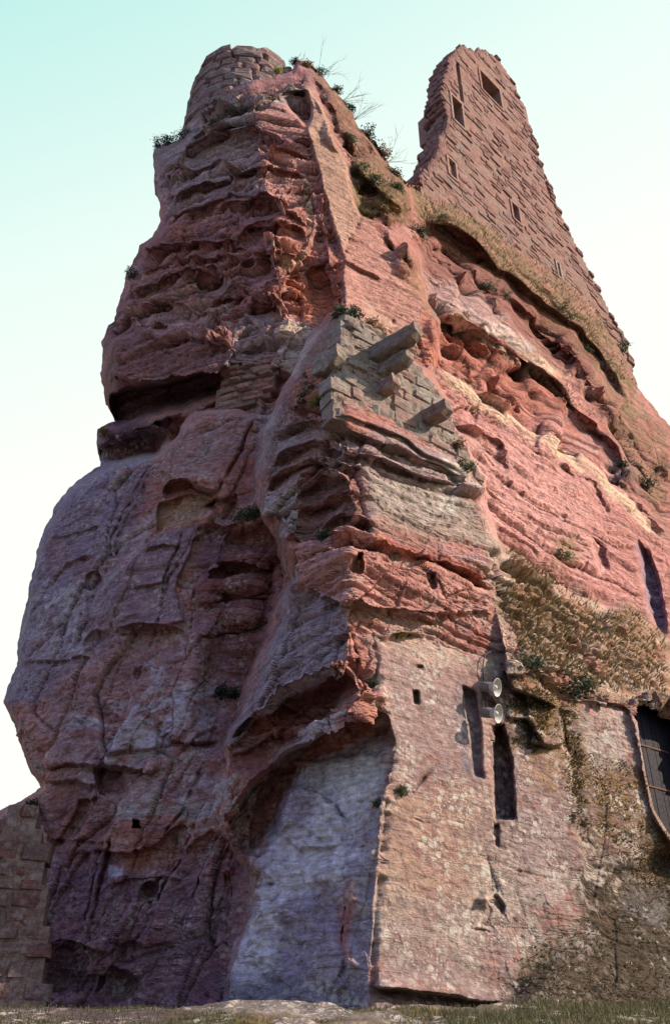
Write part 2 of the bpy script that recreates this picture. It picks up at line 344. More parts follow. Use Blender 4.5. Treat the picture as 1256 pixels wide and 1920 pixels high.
ledge([(548,1006),(600,1000),(660,1002),(740,1030),(810,1052),(900,1090),(940,1110)], .25, 16, 7, 1.0)
facet([(548,1030),(600,1008),(680,1015),(800,1058),(925,1110),(920,1150),(800,1150),(690,1140),(600,1125),(560,1090)], -.4, 4, 0, .15)
crack([(700,1018),(760,1040),(805,1053)], 3.5, .6)
ledge([(600,1128),(640,1134),(690,1140),(790,1160),(830,1170)], .25, 14, 9, 1.0)
hole(rect(672,1052,12,30,-1), .5); hole(rect(811,1088,9,28,1), .5); crack([(808,1100),(804,1130),(797,1152)], 2, .3); crack([(760,1090),(745,1150)], 2, .2); crack([(930,1105),(890,1130),(850,1125)], 3, .3); crack([(850,1110),(835,1150),(828,1180)], 2.5, .3)
crack([(684,1160),(668,1195),(676,1225),(662,1272)], 4, .5); crack([(700,1165),(708,1230),(704,1290)], 5, .35); facet([(628,1130),(684,1150),(668,1195),(672,1230),(630,1262),(640,1190)], -.2, 3, .3, 0)
ledge([(620,1196),(650,1188),(668,1192)], .15, 8, 6, 1.0); ledge([(720,1200),(760,1185),(800,1190)], .25, 10, 10, .8)
# nose and the hollow under it
GL = plane3((722,1370,17.0), (692,1840,16.05), (430,1780,17.9))
ledge([(415,1398),(460,1350),(505,1335),(545,1295),(600,1272),(655,1268)], .55, 22, 16, 1.2)
facet([(425,1405),(470,1362),(512,1348),(555,1305),(640,1275),(600,1330),(560,1365),(500,1440),(420,1440)], .7, 4, .3, 0)
bump(500,1375,46,14,-.35,-30); bump(460,1400,40,12,-.3,-30); bump(560,1330,30,10,-.3,-30)
facet([(652,1290),(690,1275),(722,1282),(730,1306),(702,1356),(655,1338)], -.5, 2, .1, -.2)
facet([(576,1366),(618,1335),(655,1322),(658,1340),(700,1356),(650,1366),(590,1400),(520,1450)], -.3, 2)
carve([(420,1560),(490,1452),(540,1408),(590,1384),(650,1362),(702,1356),(726,1345),(738,1385),(720,1480),(706,1560),(694,1690),(690,1840),(690,2060),(412,2060),(412,1850),(470,1700),(480,1600),(440,1590)], GL, 3)
facet([(420,1560),(486,1470),(560,1392),(720,1362),(735,1385),(705,1420),(560,1428),(525,1480),(520,1545),(480,1610),(440,1600)], .3, 6)
crack([(578,1372),(520,1430),(475,1495),(430,1560),(398,1640)], 5, -.45); crack([(590,1385),(532,1440),(487,1505),(442,1570)], 5, .4)
facet([(505,1440),(560,1432),(540,1475),(522,1500),(518,1545),(470,1600),(478,1520)], .35, 3)
facet([(530,1478),(570,1466),(612,1500),(650,1545),(640,1580),(560,1600),(520,1560)], -.25, 3, .2, 0)
crack([(545,1470),(600,1488),(630,1510),(650,1535),(668,1550)], 3.5, .35); crack([(668,1592),(690,1588),(705,1580)], 2.5, .3); crack([(650,1655),(648,1720),(640,1800),(625,1860)], 3.5, .45, .1)
facet([(478,1560),(560,1545),(640,1600),(640,1850),(412,1880),(440,1780),(480,1720),(520,1610)], .08, 4)
crack([(482,1663),(520,1658)], 2.5, .25); crack([(440,1780),(418,1840),(410,1890)], 5, .6); bump(480,1480,8,10,.3)
crack([(470,1560),(430,1640),(430,1700)], 4, .3); bump(440,1560,26,44,-.4,20); bump(425,1630,16,20,-.3)
# lower right wall
facet([(868,1288),(892,1300),(904,1400),(906,1455),(890,1450),(880,1380)], .4, 4, -.3, 0)
hole([(926,1362),(942,1356),(958,1420),(967,1536),(930,1536),(924,1440)], .8, 2.5)
facet([(905,1290),(935,1330),(928,1345),(900,1330)], .35, 3)
hole(rect(780,1307,9,24,1), .4); hole(rect(787,1250,10,4), .3); crack([(840,1420),(800,1450),(765,1495)], 2.5, .3); crack([(760,1535),(800,1545),(840,1535),(870,1545)], 3, .15)
bump(912,1690,26,26,-.25,0,1.0); hole([(922,1693),(932,1678),(946,1700),(942,1712)], .25); crack([(885,1745),(925,1750)], 2, .2)
ledge([(690,1850),(780,1862),(860,1874),(950,1880)], .3, 18, 14, 1.4); hole([(925,1548),(934,1545),(934,1590),(926,1585)], .2)
facet([(1040,1300),(1180,1330),(1200,1440),(1240,1560),(1300,1700),(1100,1700),(1078,1500)], .35, 3); crack([(1046,1310),(1060,1400),(1080,1520)], 5, .45)
ledge([(940,1262),(1010,1262),(1060,1278),(1150,1285)], .3, 18, 16, 1.2); bump(1075,1275,60,22,.5,8); ledge([(1120,1278),(1200,1296),(1256,1330)], .3, 18, 14, 1.0)
facet([(985,1300),(1045,1310),(1050,1395),(995,1392)], -.2, 3); ledge([(940,1340),(990,1350),(1020,1400)], .25, 14, 12)
ledge([(985,1395),(1050,1398)], .2, 10, 8); bump(1180,1620,60,30,-.15,40)
facet([(1160,1640),(1256,1600),(1560,1700),(1560,2060),(960,2060),(960,1880),(1080,1760)], -.3, 20, 0, -.5)
# back wall on the right
ledge([(800,440),(850,462),(900,505),(960,560),(1030,620),(1100,690),(1160,770)], .7, 18, 18, 1.1); ledge([(815,470),(860,500),(905,540),(950,575)], .5, 14, 14, 1.1)
ledge([(1000,600),(1060,660),(1110,720),(1170,810),(1230,900)], .6, 20, 18, 1.1); ledge([(1030,690),(1080,740),(1130,800),(1190,880)], .4, 14, 10, 1.0); ledge([(700,250),(730,300),(765,350)], .5, 16, 12, 1.0)
ledge([(960,480),(1020,530),(1090,590),(1150,660)], .5, 16, 12, 1.0); crack([(1060,600),(1040,640),(1050,690)], 4, .5); crack([(980,560),(965,600)], 4, .6); crack([(1100,640),(1090,690)], 4, .5)
ledge([(785,400),(850,428),(905,470),(965,520),(1050,590),(1130,655),(1190,760)], 1.3, 34, 40, 1.1)
facet([(800,420),(870,440),(900,480),(860,500),(805,490)], 1.1, 8); facet([(955,560),(1040,610),(1085,660),(1060,690),(1010,650),(965,600)], 1.7, 8)
bump(825,450,34,28,-.5); bump(880,445,30,18,-.6,40); bump(935,520,40,22,-.6,40); bump(1060,640,44,24,-.7,45); bump(1000,545,44,16,-.5,40)
bump(870,570,80,40,-.9,40); bump(930,600,70,40,-.7,45); ledge([(800,520),(860,520),(920,545),(965,600)], .4, 18, 12, .8)
ledge([(900,600),(960,625),(1010,655),(1030,690)], .3, 12, 9, .8)
ledge([(806,566),(850,592),(900,622),(960,655),(1030,700),(1085,755),(1140,820),(1200,900)], 1.0, 10, 32, 1.1)
facet([(832,610),(900,640),(960,668),(1030,715),(1070,765),(1000,770),(940,740),(870,700),(830,660)], .9, 8)
for a, b2, c in ((860,650,16),(880,672,14),(905,690,15),(930,705,14),(955,700,18),(985,735,20),(1010,745,16),(850,690,12),(1040,745,18)):
    bump(a, b2, c, c * 1.1, -.35 if (a // 5) % 2 else .4, 20)
ledge([(845,700),(900,730),(950,762),(1020,800),(1100,860)], .25, 12, 10, .9)
facet([(975,745),(1010,790),(1000,800),(960,770)], .5, 4)
ledge([(850,790),(900,806),(940,830),(960,880)], .3, 14, 9, 1.2); crack([(905,830),(930,850),(955,885)], 4.5, .5); crack([(860,800),(900,830),(930,870),(950,930)], 3, .3)
ledge([(1050,860),(1080,885),(1120,905),(1150,960)], .35, 16, 12, .9); bump(1092,905,34,22,-.4,30)
crack([(1128,925),(1120,970),(1118,1010)], 2.5, .35); hole([(1118,1008),(1132,1020),(1144,1062),(1132,1070),(1124,1050)], .6, 3); crack([(1130,930),(1165,960)], 3, .3)
crack([(918,962),(960,975),(995,985),(1015,1002)], 2.5, .25); bump(1012,985,5,9,.3); crack([(1022,990),(1020,1050)], 2, .2)
facet([(1200,1008),(1216,1040),(1238,1120),(1246,1190),(1226,1168),(1208,1100)], 1.4, 4); crack([(1215,1020),(1240,1110),(1246,1190)], 3, -.3)
bump(1176,880,30,24,-.9,20); ledge([(1148,856),(1180,905),(1205,915)], .5, 22, 14, 1.1); ledge([(1120,700),(1170,780),(1256,900)], .4, 18, 14); bump(1120,690,24,30,-.6,40)
crack([(1050,700),(1120,745),(1190,830),(1256,900)], 4, .4); ledge([(1160,900),(1210,950),(1256,1000)], .4, 16, 14)
ledge([(1030,1065),(1060,1085),(1110,1115),(1150,1140)], .2, 12, 7, 1.0)
for a, b2, w_, h_ in ((1066,1096,8,13),(1085,1104,5,9),(1101,1112,6,16),(1096,1064,4,16),(1102,1054,3,14)): hole(rect(a, b2, w_, h_), .35)
for a, b2 in ((933,810),(1062,962),(985,920),(1067,950),(1003,868),(1126,813),(942,838),(1084,1002),(958,905),(975,930),(1040,915),(742,600),(770,680)): bump(a, b2, 5, 5, .3)
hole([(1193,1345),(1203,1328),(1216,1318),(1232,1322),(1250,1340),(1272,1380),(1310,1470),(1330,1600),(1254,1566),(1226,1520),(1208,1440)], 1.6, 1.5)
T = np.clip(T, 12, 70)

# ------------------------------------------------------------------ from the sculpt to points in the world, with weathering
def blur(a, n):
    for _ in range(n):
        p = np.pad(a, ((1, 1), (1, 1)) + ((0, 0),) * (a.ndim - 2), 'edge')
        a = (p[:-2, 1:-1] + p[2:, 1:-1] + p[1:-1, :-2] + p[1:-1, 2:] + 2 * a) / 6
    return a
_t1 = T.copy()
for _ in range(2):
    _p = np.pad(_t1, 1, 'edge'); _t1 = (_p[:-2, 1:-1] + _p[2:, 1:-1] + _p[1:-1, :-2] + _p[1:-1, 2:] + 2 * _t1) / 6
T = np.where(MASK & (SD > 5), _t1, T)
P = DR * T[..., None]
def normals(Q):
    du = np.gradient(Q, axis=1); dv = np.gradient(Q, axis=0)
    n = np.cross(dv, du); n /= np.linalg.norm(n, axis=-1, keepdims=True) + 1e-9
    f = np.sum(n * D3, -1, keepdims=True); return np.where(f > 0, -n, n)
NB = normals(blur(P, 30)); NB = blur(NB, 12); NB /= np.linalg.norm(NB, axis=-1, keepdims=True)
_pb = blur(P, 5); X, Y, Z = _pb[..., 0], _pb[..., 1], _pb[..., 2]
def region(poly, feather=20):
    o = np.zeros(U.shape, np.float32); b = box(poly, feather * 2 + 10); o[b] = sstep(-feather, feather, sdist(U[b], V[b], poly)); return o
# how strongly the bedding, the roughness and the block jointing show in each part
A_st = 0.55 + 0 * U; A_ro = 1.0 + 0 * U; A_jt = 0.55 + 0 * U
def reg(poly, f, st=None, ro=None, jt=None):
    global A_st, A_ro, A_jt
    m = region(poly, f)
    if st is not None: A_st = A_st + (st - A_st) * m
    if ro is not None: A_ro = A_ro + (ro - A_ro) * m
    if jt is not None: A_jt = A_jt + (jt - A_jt) * m
reg([(180,80),(640,80),(640,560),(520,580),(400,700),(150,700)], 20, 1.15, 1.1, .8)
reg([(476,212),(505,188),(538,194),(578,232),(600,270),(540,262),(500,252)], 6, .45, .5, .1)
reg([(566,150),(580,160),(622,230),(652,320),(679,402),(640,472),(602,330),(577,240)], 6, .15, .5, .05)
reg([(680,410),(770,480),(800,560),(830,590),(820,640),(720,610),(650,580),(640,480)], 8, .18, .5, .05)
reg([(200,640),(430,640),(430,780),(200,800)], 14, .35, 1.1, .2)
reg([(180,860),(560,760),(560,1000),(380,1400),(0,1450),(0,1000)], 12, .07, .8, .42)
reg([(290,1000),(375,985),(330,1110),(345,1160),(215,1180),(205,1120),(240,1050)], 6, .08, .35, .05)
reg([(370,985),(520,985),(520,1120),(430,1400),(360,1300)], 10, .28, .8, .35)
reg([(0,1180),(420,1180),(430,1900),(0,1900)], 20, .07, 1.0, .6)
reg([(480,780),(900,800),(930,960),(700,1010),(480,1000)], 12, .6, 1.0, .5)
reg([(690,880),(900,930),(930,1060),(700,1010)], 12, .2, .6, .05)
reg([(545,1010),(930,1100),(960,1250),(560,1250)], 12, .35, .9, .3)
reg([(700,1190),(930,1230),(930,1900),(690,1900),(735,1400)], 14, .03, .25, .0)
reg([(430,1400),(730,1370),(690,1900),(420,1900)], 8, .08, .6, .15)
reg([(930,1230),(1600,1330),(1600,2060),(900,2060)], 14, .05, .5, .1)
reg([(790,350),(1100,560),(1300,900),(1300,1000),(830,680)], 14, 1.7, 2.3, 1.3)
reg([(850,790),(1100,860),(1200,1000),(1230,1200),(930,1030)], 12, .5, .7, .12)
reg([(580,120),(770,340),(780,520),(690,400)], 10, .6, 1.8, .7)
reg([(935,1020),(1260,1180),(1600,1400),(1600,1500),(960,1260)], 8, .7, 2.6, .7)

MR = [(645,588),(700,608),(750,655),(795,695),(830,740),(850,790),(892,870),(908,905),(885,908),(800,866),(720,818),(640,790),(622,778),(624,706),(638,690),(640,640)]
ML = [(618,594),(644,592),(632,640),(604,695),(575,700),(556,685),(585,640)]
reg(MR, 5, .0, .3, 0); reg(ML, 5, .0, .5, 0)
wz = Z + 0.9 * fbm(X * .10, Y * .10, Z * .12, 3, .4) + .13 * fbm(X * .6, Y * .6, Z * .7, 2, .3) + 0.02 * X
def beds(z, th, seed):
    b = perlin(z / th, seed, 0.5 + 0 * z) + .5 * perlin(z / th * 2.3, seed + 3.3, 0.5 + 0 * z)
    return np.tanh(2.6 * b)
lat = fbm(X * .35, Y * .35, Z * .25 + 30, 3)
DZC = np.abs(np.gradient(wz, axis=0)) + np.abs(np.gradient(wz, axis=1)) + 1e-4          # how much bedding height one cell of the sculpt spans
_dp = np.linalg.norm(np.gradient(_pb, axis=0), axis=-1) + np.linalg.norm(np.gradient(_pb, axis=1), axis=-1); FADE = blur(np.clip(.19 / _dp, .25, 1), 2)
def saw(z, th, seed, sc):
    """beds: each one is thickest at its lower lip and is cut back sharply beneath it"""
    k = z / th + .9 * perlin(z / th * .45, seed, 0 * z); i = np.floor(k); fr = k - i
    q_ = perlin(X * sc + seed, Y * sc, i * 7.31 + seed) ; wd_ = 5.0 * th + .8
    k2 = X / wd_ + 7.7 * np.sin(i * 12.9898 + seed) + .7 * perlin(X / wd_ * .6, i * 3.7, seed) ; j = np.floor(k2); fj = k2 - j
    hs = np.modf(np.abs(np.sin(i * 127.1 + j * 311.7 + seed) * 43758.5453))[0]; hn = np.modf(np.abs(np.sin(i * 127.1 + (j + 1) * 311.7 + seed) * 43758.5453))[0]
    wj = np.clip(2.5 * T * 1.9 / FPX / wd_, .04, .4); hs = hs + (hn - hs) * sstep(1 - wj, 1, fj)
    a_ = np.clip(.35 + .55 * np.tanh(2.0 * q_) + .50 * hs, 0.0, 1.5)
    w0 = 3.4 * DZC / th; w = np.clip(w0, .10, .75); a_ = a_ * np.clip(.75 / w0, 0, 1) ** 1.5; q_ = np.where(w0 > .75, -1, q_); return a_ * (1 - fr) ** 1.3 * sstep(0, 1, fr / w) - .35 * np.exp(-(np.minimum(fr, 1 - fr) / (w * .6)) ** 2) * sstep(-.3, .3, q_)
st = .58 * saw(wz, 1.25, 1.7, .22) +   .34 * saw(wz + .10 * lat, .50, 5.1, .45) + .20 * saw(wz + .05 * lat, .24, 9.4, .6) - .40
st += .07 * (ridged(X * .45, Y * .45, wz * 1.8, 3) - .9)
F1, F2, cv, ct = worley(X * .8, Y * .8, wz * 2.3, 1)
st += -.13 * sstep(.38, .05, F1) * (cv > .72)
ro = .06 * fbm(X * .5, Y * .5, Z * .6, 3, .5) + .026 * fbm(X * 2.2, Y * 2.2, wz * 5.5, 4, .65) + .022 * ridged(X * 1.3, Y * 1.3, wz * 4.0, 3)
Q1, Q2, qv, qt = worley(X * 4.2, Y * 4.2, Z * 4.8, 5); ro += .035 * sstep(.5, .2, Q1) * np.where(qv > .72, -1.2, np.where(qv < .3, .5, 0)) + .06 * qt
c_, s_ = math.cos(.50), math.sin(.50)
jx, jz = X * c_ - Z * s_ + .25 * lat, X * s_ + Z * c_
G1, G2, gv_, gt = worley(jx * .62, Y * .35, jz * .20, 2)
H1, H2, hv, ht = worley(jx * 1.5 + .15 * lat, Y * .8, jz * .5, 3)
jt = .36 * (gv_ - .5) + .62 * gt - .12 * sstep(.03, 0, G2 - G1) + .16 * (hv - .5) * (n_sel := sstep(-.2, .2, lat)) + .26 * ht * n_sel - .05 * sstep(.04, 0, H2 - H1)
disp = (A_st * st + A_ro * ro + A_jt * jt) * FADE
P = P + NB * (disp * sstep(-2, 14, SD) )[..., None]
_g = np.abs(np.gradient(T, axis=0)) + np.abs(np.gradient(T, axis=1)); _m = (sstep(.07, .26, blur(_g, 5)) * (1 - region([(1176,1296),(1560,1296),(1560,1700),(1176,1700)], 4)) * (1 - region([(908,1345),(985,1345),(985,1560),(908,1560)], 4)))[..., None]; P = P + (blur(P, 16) - P) * _m * (SD > 0)[..., None]
CAV = disp - blur(disp, 6)                                  # how much a spot stands proud: drives the crevice shade and edge light painted below

# ------------------------------------------------------------------ colours of the stone, growth and stains, with some shade painted in
def C(r, g, b): return np.array([r, g, b])
RED, PINK, ORANGE = C(.31,.135,.105), C(.47,.255,.21), C(.42,.15,.085)
PURP, GREY, BLUEW, DARK = C(.215,.135,.165), C(.31,.285,.275), C(.47,.45,.51), C(.085,.055,.08)
CREAM, MOSS, OLIVE, PALE = C(.62,.50,.34), C(.10,.085,.035), C(.16,.14,.055), C(.55,.53,.45)
n1 = fbm(X * .35, Y * .35, wz * .55, 4); n2 = fbm(X * 1.3 + 9, Y * 1.3, wz * 2.4, 4); n3 = fbm(X * 5, Y * 5, Z * 6, 3); n4 = fbm(X * .8 - 20, Y * .8, Z * .8, 5, .6)
A = np.ones(U.shape + (1,)) * RED
def mixin(col, m): 
    global A
    A = A + (col - A) * np.clip(m, 0, 1)[..., None]
mixin(PINK, .45 + .45 * n1); mixin(PURP, sstep(-.3, 1.0, n2) * .6); mixin(ORANGE, sstep(.1, 1.2, -n2) * .5)
mixin(PALE, sstep(.25, .7, beds(wz, .5, 3.3) * .5 + n2 * .6) * .22)
def paint(poly, col, s=1.0, f=14, brk=0.6, n=None):
    b = box(poly, f * 3 + 10); e = sdist(U[b], V[b], poly) / f; nn = (.75 * n4 + .45 * n3 if n is None else n + .4 * n3)[b]
    m = np.zeros(U.shape, np.float32); m[b] = sstep(-1, 1, e + 1.3 * nn) * (1 - min(1, brk) * sstep(-.15, .45, -nn + .35 * (brk - .8))) if brk > 0 else sstep(-1, 1, e)
    mixin(col, m * s)
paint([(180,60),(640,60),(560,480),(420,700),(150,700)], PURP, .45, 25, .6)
paint([(280,250),(460,180),(480,330),(300,400)], GREY, .6, 25, .5); paint([(350,200),(560,150),(575,175),(480,215),(340,262)], GREY, .75, 8, .3)
paint([(220,440),(460,420),(560,560),(420,620),(200,600)], RED, .35, 25, .5); paint([(250,500),(430,520),(420,600),(240,600)], PALE, .25, 14, 1.0, n2)
paint([(476,212),(505,188),(538,194),(580,232),(592,262),(500,252)], PINK, .8, 5, 0); paint([(490,270),(600,270),(600,450),(540,470),(500,350)], PINK, .6, 14, .4); paint([(520,360),(600,440),(570,520),(500,480)], ORANGE, .4, 14, .6)
paint([(566,150),(580,160),(622,230),(652,320),(679,402),(640,472),(602,330),(577,240)], C(.40,.27,.20), .9, 5, 0)
paint([(572,318),(590,370),(592,420),(575,490),(566,488),(583,420),(580,370),(566,330)], C(.42,.33,.24), .9, 3, 0)
paint([(545,480),(640,500),(655,590),(560,600)], ORANGE, .75, 10, .5); paint([(500,470),(550,475),(560,490),(505,482)], CREAM, .7, 4, .2)
paint([(680,410),(770,480),(800,560),(830,590),(820,640),(720,610),(650,580),(640,480)], C(.44,.25,.20), .85, 6, 0); paint([(690,560),(800,640),(780,650),(700,610)], CREAM, .3, 12, .5)
paint([(580,110),(640,170),(770,340),(775,430),(690,400),(640,260)], C(.16,.10,.06), .75, 8, .5); paint([(660,290),(760,340),(760,400),(680,400)], OLIVE, .7, 8, .8)
paint([(730,450),(780,470),(800,540),(835,600),(820,640),(780,560)], C(.24,.14,.08), .7, 6, .4); paint([(790,590),(835,600),(835,690),(790,680)], ORANGE, .6, 6, .4)
paint([(200,620),(430,620),(430,730),(200,790)], C(.20,.10,.085), .7, 16, .4); paint([(200,740),(420,700),(400,740),(220,795)], DARK, .6, 6, .2)  # last patch: shade of the hollow under the overhang, painted dark
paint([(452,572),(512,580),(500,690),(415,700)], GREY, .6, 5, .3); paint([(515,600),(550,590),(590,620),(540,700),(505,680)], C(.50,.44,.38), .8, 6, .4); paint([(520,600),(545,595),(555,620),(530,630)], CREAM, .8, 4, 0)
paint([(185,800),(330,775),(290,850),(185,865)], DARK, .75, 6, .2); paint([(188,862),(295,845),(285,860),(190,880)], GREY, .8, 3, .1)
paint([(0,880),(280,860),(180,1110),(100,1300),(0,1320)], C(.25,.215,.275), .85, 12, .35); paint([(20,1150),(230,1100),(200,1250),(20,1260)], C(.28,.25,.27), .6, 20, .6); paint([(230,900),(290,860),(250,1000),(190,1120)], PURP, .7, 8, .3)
paint([(320,800),(480,770),(440,860),(360,900),(300,900)], C(.33,.21,.20), .8, 5, .2); paint([(370,810),(410,790),(400,850),(350,890)], GREY, .6, 8, .4)
paint([(300,940),(400,930),(380,980),(300,990)], C(.34,.22,.13), .9, 4, .1); paint([(205,1010),(300,950),(230,1080),(205,1130),(160,1150)], C(.38,.33,.36), .7, 8, .7)
paint([(290,1000),(375,985),(330,1110),(345,1160),(215,1180),(205,1120),(240,1050)], C(.235,.155,.175), .92, 4, 0)
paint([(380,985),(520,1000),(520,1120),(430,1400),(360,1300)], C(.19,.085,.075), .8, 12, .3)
paint([(380,990),(440,1000),(400,1090),(350,1110)], PURP, .6, 8, .3)
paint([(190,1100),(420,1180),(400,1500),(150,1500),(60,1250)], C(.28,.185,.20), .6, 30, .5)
for q in ([(180,1330),(250,1290),(270,1400),(200,1440)],[(260,1300),(400,1290),(380,1400),(250,1400)],[(150,1350),(210,1300),(190,1370)],[(270,1250),(350,1240),(280,1290)],[(90,1080),(170,1140),(150,1220),(60,1190)]): paint(q, C(.44,.41,.45), .75, 16, 1.0, n2)
paint([(225,1490),(345,1480),(340,1520),(225,1530)], C(.40,.38,.36), .75, 8, .9, n2); paint([(330,1470),(440,1450),(400,1560),(330,1540)], C(.38,.37,.34), .7, 10, .7, n2)
paint([(100,1500),(225,1500),(180,1600),(140,1700),(90,1780)], C(.26,.13,.12), .7, 6, .2); paint([(0,1600),(420,1650),(420,1920),(0,1920)], C(.19,.115,.15), .75, 30, .3); paint([(205,1625),(235,1625),(235,1640),(205,1645)], BLUEW, .9, 3, .6, n2)
paint([(300,1600),(480,1560),(440,1780),(280,1800)], C(.21,.14,.15), .6, 20, .4)
# buttress
paint([(480,760),(900,860),(925,960),(700,1000),(600,1000),(480,960)], GREY, .65, 14, .4); paint([(540,840),(680,890),(700,1000),(560,1000),(500,930)], RED, .65, 12, .6); paint([(490,930),(560,890),(565,1000),(520,1010)], C(.36,.34,.33), .8, 6, .1)
paint([(690,880),(900,930),(925,1030),(720,1000)], C(.33,.29,.24), .8, 14, .2); paint([(700,960),(830,1000),(820,1050),(700,1010)], RED, .5, 14, .4); paint([(830,860),(890,900),(900,925),(840,900)], PALE, .8, 5, .4); paint([(825,930),(860,935),(860,960),(830,955)], PALE, .8, 5, .4)
paint([(900,950),(935,960),(985,1220),(930,1230)], C(.36,.31,.25), .7, 10, .3)
paint([(548,1015),(700,1010),(930,1100),(920,1160),(600,1135),(560,1090)], C(.42,.22,.18), .85, 6, .15); paint([(700,995),(900,1085),(900,1095),(700,1020)], ORANGE, .6, 5, .3); paint([(620,1125),(830,1170),(830,1190),(620,1140)], C(.48,.36,.26), .6, 6, .4)
paint([(475,1260),(545,1080),(640,1140),(640,1250),(560,1290),(440,1390),(420,1390)], C(.31,.28,.31), .85, 8, .25); paint([(420,1400),(560,1290),(500,1250),(440,1340)], RED, .35, 14, .7)
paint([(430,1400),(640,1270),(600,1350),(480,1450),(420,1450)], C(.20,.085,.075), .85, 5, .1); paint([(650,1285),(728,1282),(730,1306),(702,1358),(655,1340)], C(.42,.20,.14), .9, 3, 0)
paint([(560,1380),(620,1330),(655,1320),(655,1345),(590,1385)], C(.48,.40,.38), .8, 4, .2); paint([(640,1140),(684,1150),(665,1265),(630,1260)], C(.44,.22,.17), .8, 5, .2)
paint([(430,1540),(520,1420),(600,1350),(610,1360),(540,1430),(450,1570)], C(.38,.36,.38), .7, 5, .3)
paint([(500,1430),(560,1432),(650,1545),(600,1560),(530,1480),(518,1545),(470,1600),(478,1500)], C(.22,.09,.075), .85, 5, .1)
paint([(412,1900),(450,1750),(490,1640),(500,1560),(560,1440),(735,1370),(706,1560),(690,1900)], C(.30,.28,.32), .9, 8, .15)
for q in ([(620,1440),(700,1400),(730,1400),(705,1560),(640,1590),(560,1570)],[(480,1600),(520,1560),(570,1600),(520,1720),(470,1740),(490,1660)],[(440,1760),(540,1680),(500,1840),(430,1850)],[(560,1560),(700,1580),(640,1660),(560,1680)]): paint(q, C(.60,.59,.61), .85, 18, .7)
paint([(640,1650),(662,1650),(655,1800),(635,1800)], C(.38,.17,.14), .8, 5, .3); paint([(440,1470),(475,1500),(470,1600),(430,1660),(400,1620)], C(.25,.11,.10), .8, 8, .3)
paint([(412,1900),(420,1840),(690,1840),(690,1900)], C(.16,.16,.18), .7, 20, .3)
# lower right
paint([(700,1190),(930,1230),(1000,1300),(1300,1400),(1300,1900),(690,1900),(735,1400)], C(.22,.17,.15), .92, 10, .35)
paint([(700,1190),(860,1190),(900,1260),(740,1230)], C(.52,.46,.36), .7, 12, .7, n2); paint([(700,1600),(950,1600),(900,1860),(700,1860)], C(.33,.285,.24), .6, 30, .8); paint([(735,1540),(800,1545),(790,1620),(710,1620)], C(.36,.25,.21), .6, 14, .3)
paint([(690,1200),(900,1280),(880,1500),(740,1520)], C(.42,.30,.265), .45, 30, 1.0)
for q in ([(860,1280),(900,1300),(905,1460),(870,1440),(850,1350)],): paint(q, C(.17,.17,.20), .7, 8, .2)
paint([(895,1340),(925,1345),(925,1530),(905,1460)], C(.44,.31,.25), .7, 4, .2); paint([(920,1340),(945,1350),(970,1540),(925,1540)], DARK, .7, 3, 0)  # inside of the niche painted dark to stand for its shade
MO = [([(940,1240),(1180,1290),(1256,1320),(1256,1380),(1180,1320),(1040,1300),(1060,1400),(940,1400)], .8), ([(960,1280),(1040,1300),(1000,1420),(960,1400)], .7), ([(1050,1400),(1200,1440),(1256,1600),(1300,1760),(1120,1560)], .8),
      ([(1080,1500),(1256,1560),(1300,1900),(960,1900),(970,1780),(1100,1740),(1200,1640),(1080,1600)], .95), ([(1040,1300),(1080,1310),(1100,1560),(1070,1540)], .8)]
for q, s in MO: paint(q, C(.105,.08,.038), s, 18, .6, n2 + .4 * n3)
for q in ([(1180,1560),(1300,1560),(1300,1760),(1150,1700)],[(1000,1700),(1180,1720),(1120,1880),(960,1880)],[(1040,1390),(1130,1400),(1150,1560),(1070,1540)]): paint(q, C(.06,.055,.03), .8, 20, .9, n2 + .4 * n3)
paint([(1100,1620),(1256,1600),(1560,1700),(1560,2000),(960,1990),(960,1850),(1050,1760)], C(.06,.048,.032), .97, 30, .25)
paint([(1180,1640),(1256,1660),(1240,1740),(1170,1700)], C(.14,.14,.13), .7, 10, .6)
paint([(690,1850),(1000,1870),(1256,1900),(1256,1940),(690,1900)], C(.13,.085,.08), .85, 8, .1)
paint([(935,1230),(985,1225),(985,1270),(945,1275),(905,1300),(900,1240)], C(.45,.42,.33), .7, 6, .3)
# back wall
paint([(800,560),(1256,980),(1256,1200),(930,1030),(850,800)], C(.44,.225,.195), .75, 12, .1); paint([(850,780),(1000,820),(1100,900),(1150,1100),(930,1000)], C(.56,.33,.29), .6, 30, .5)
paint([(835,700),(900,735),(1020,800),(1130,880),(1230,980),(1256,1010),(1230,1000),(1100,890),(960,790),(850,730)], CREAM, .75, 8, .5); paint([(830,540),(900,580),(1020,650),(1080,700),(1040,700),(930,620),(860,600),(820,570)], CREAM, .6, 8, .5)
paint([(800,560),(1040,705),(1080,770),(960,770),(840,690)], C(.31,.125,.09), .8, 8, .3); paint([(806,566),(900,618),(1030,696),(1085,750),(1080,765),(1020,710),(900,635),(810,590)], C(.24,.20,.15), .85, 4, .1)
paint([(780,390),(900,450),(1000,540),(1120,640),(1200,760),(1256,800),(1256,1000),(1100,720),(960,600),(800,500)], C(.25,.13,.10), .75, 10, .3)
paint([(770,350),(860,380),(970,455),(1070,530),(1140,610),(1190,700),(1200,790),(1130,660),(1050,590),(965,520),(905,468),(850,425),(785,398)], C(.18,.135,.075), .75, 8, .6); paint([(790,400),(905,455),(960,520),(1060,590),(1130,660),(1120,700),(1060,690),(1000,650),(940,570),(880,520),(800,500)], C(.17,.075,.06), .75, 8, .5); paint([(820,545),(900,560),(960,610),(1010,650),(980,650),(900,610)], C(.50,.43,.39), .75, 8, .3); paint([(800,510),(880,520),(960,590),(900,600),(800,560)], C(.33,.23,.21), .8, 8, .2)  # dark red-brown band: overhang shade painted into the rock colour
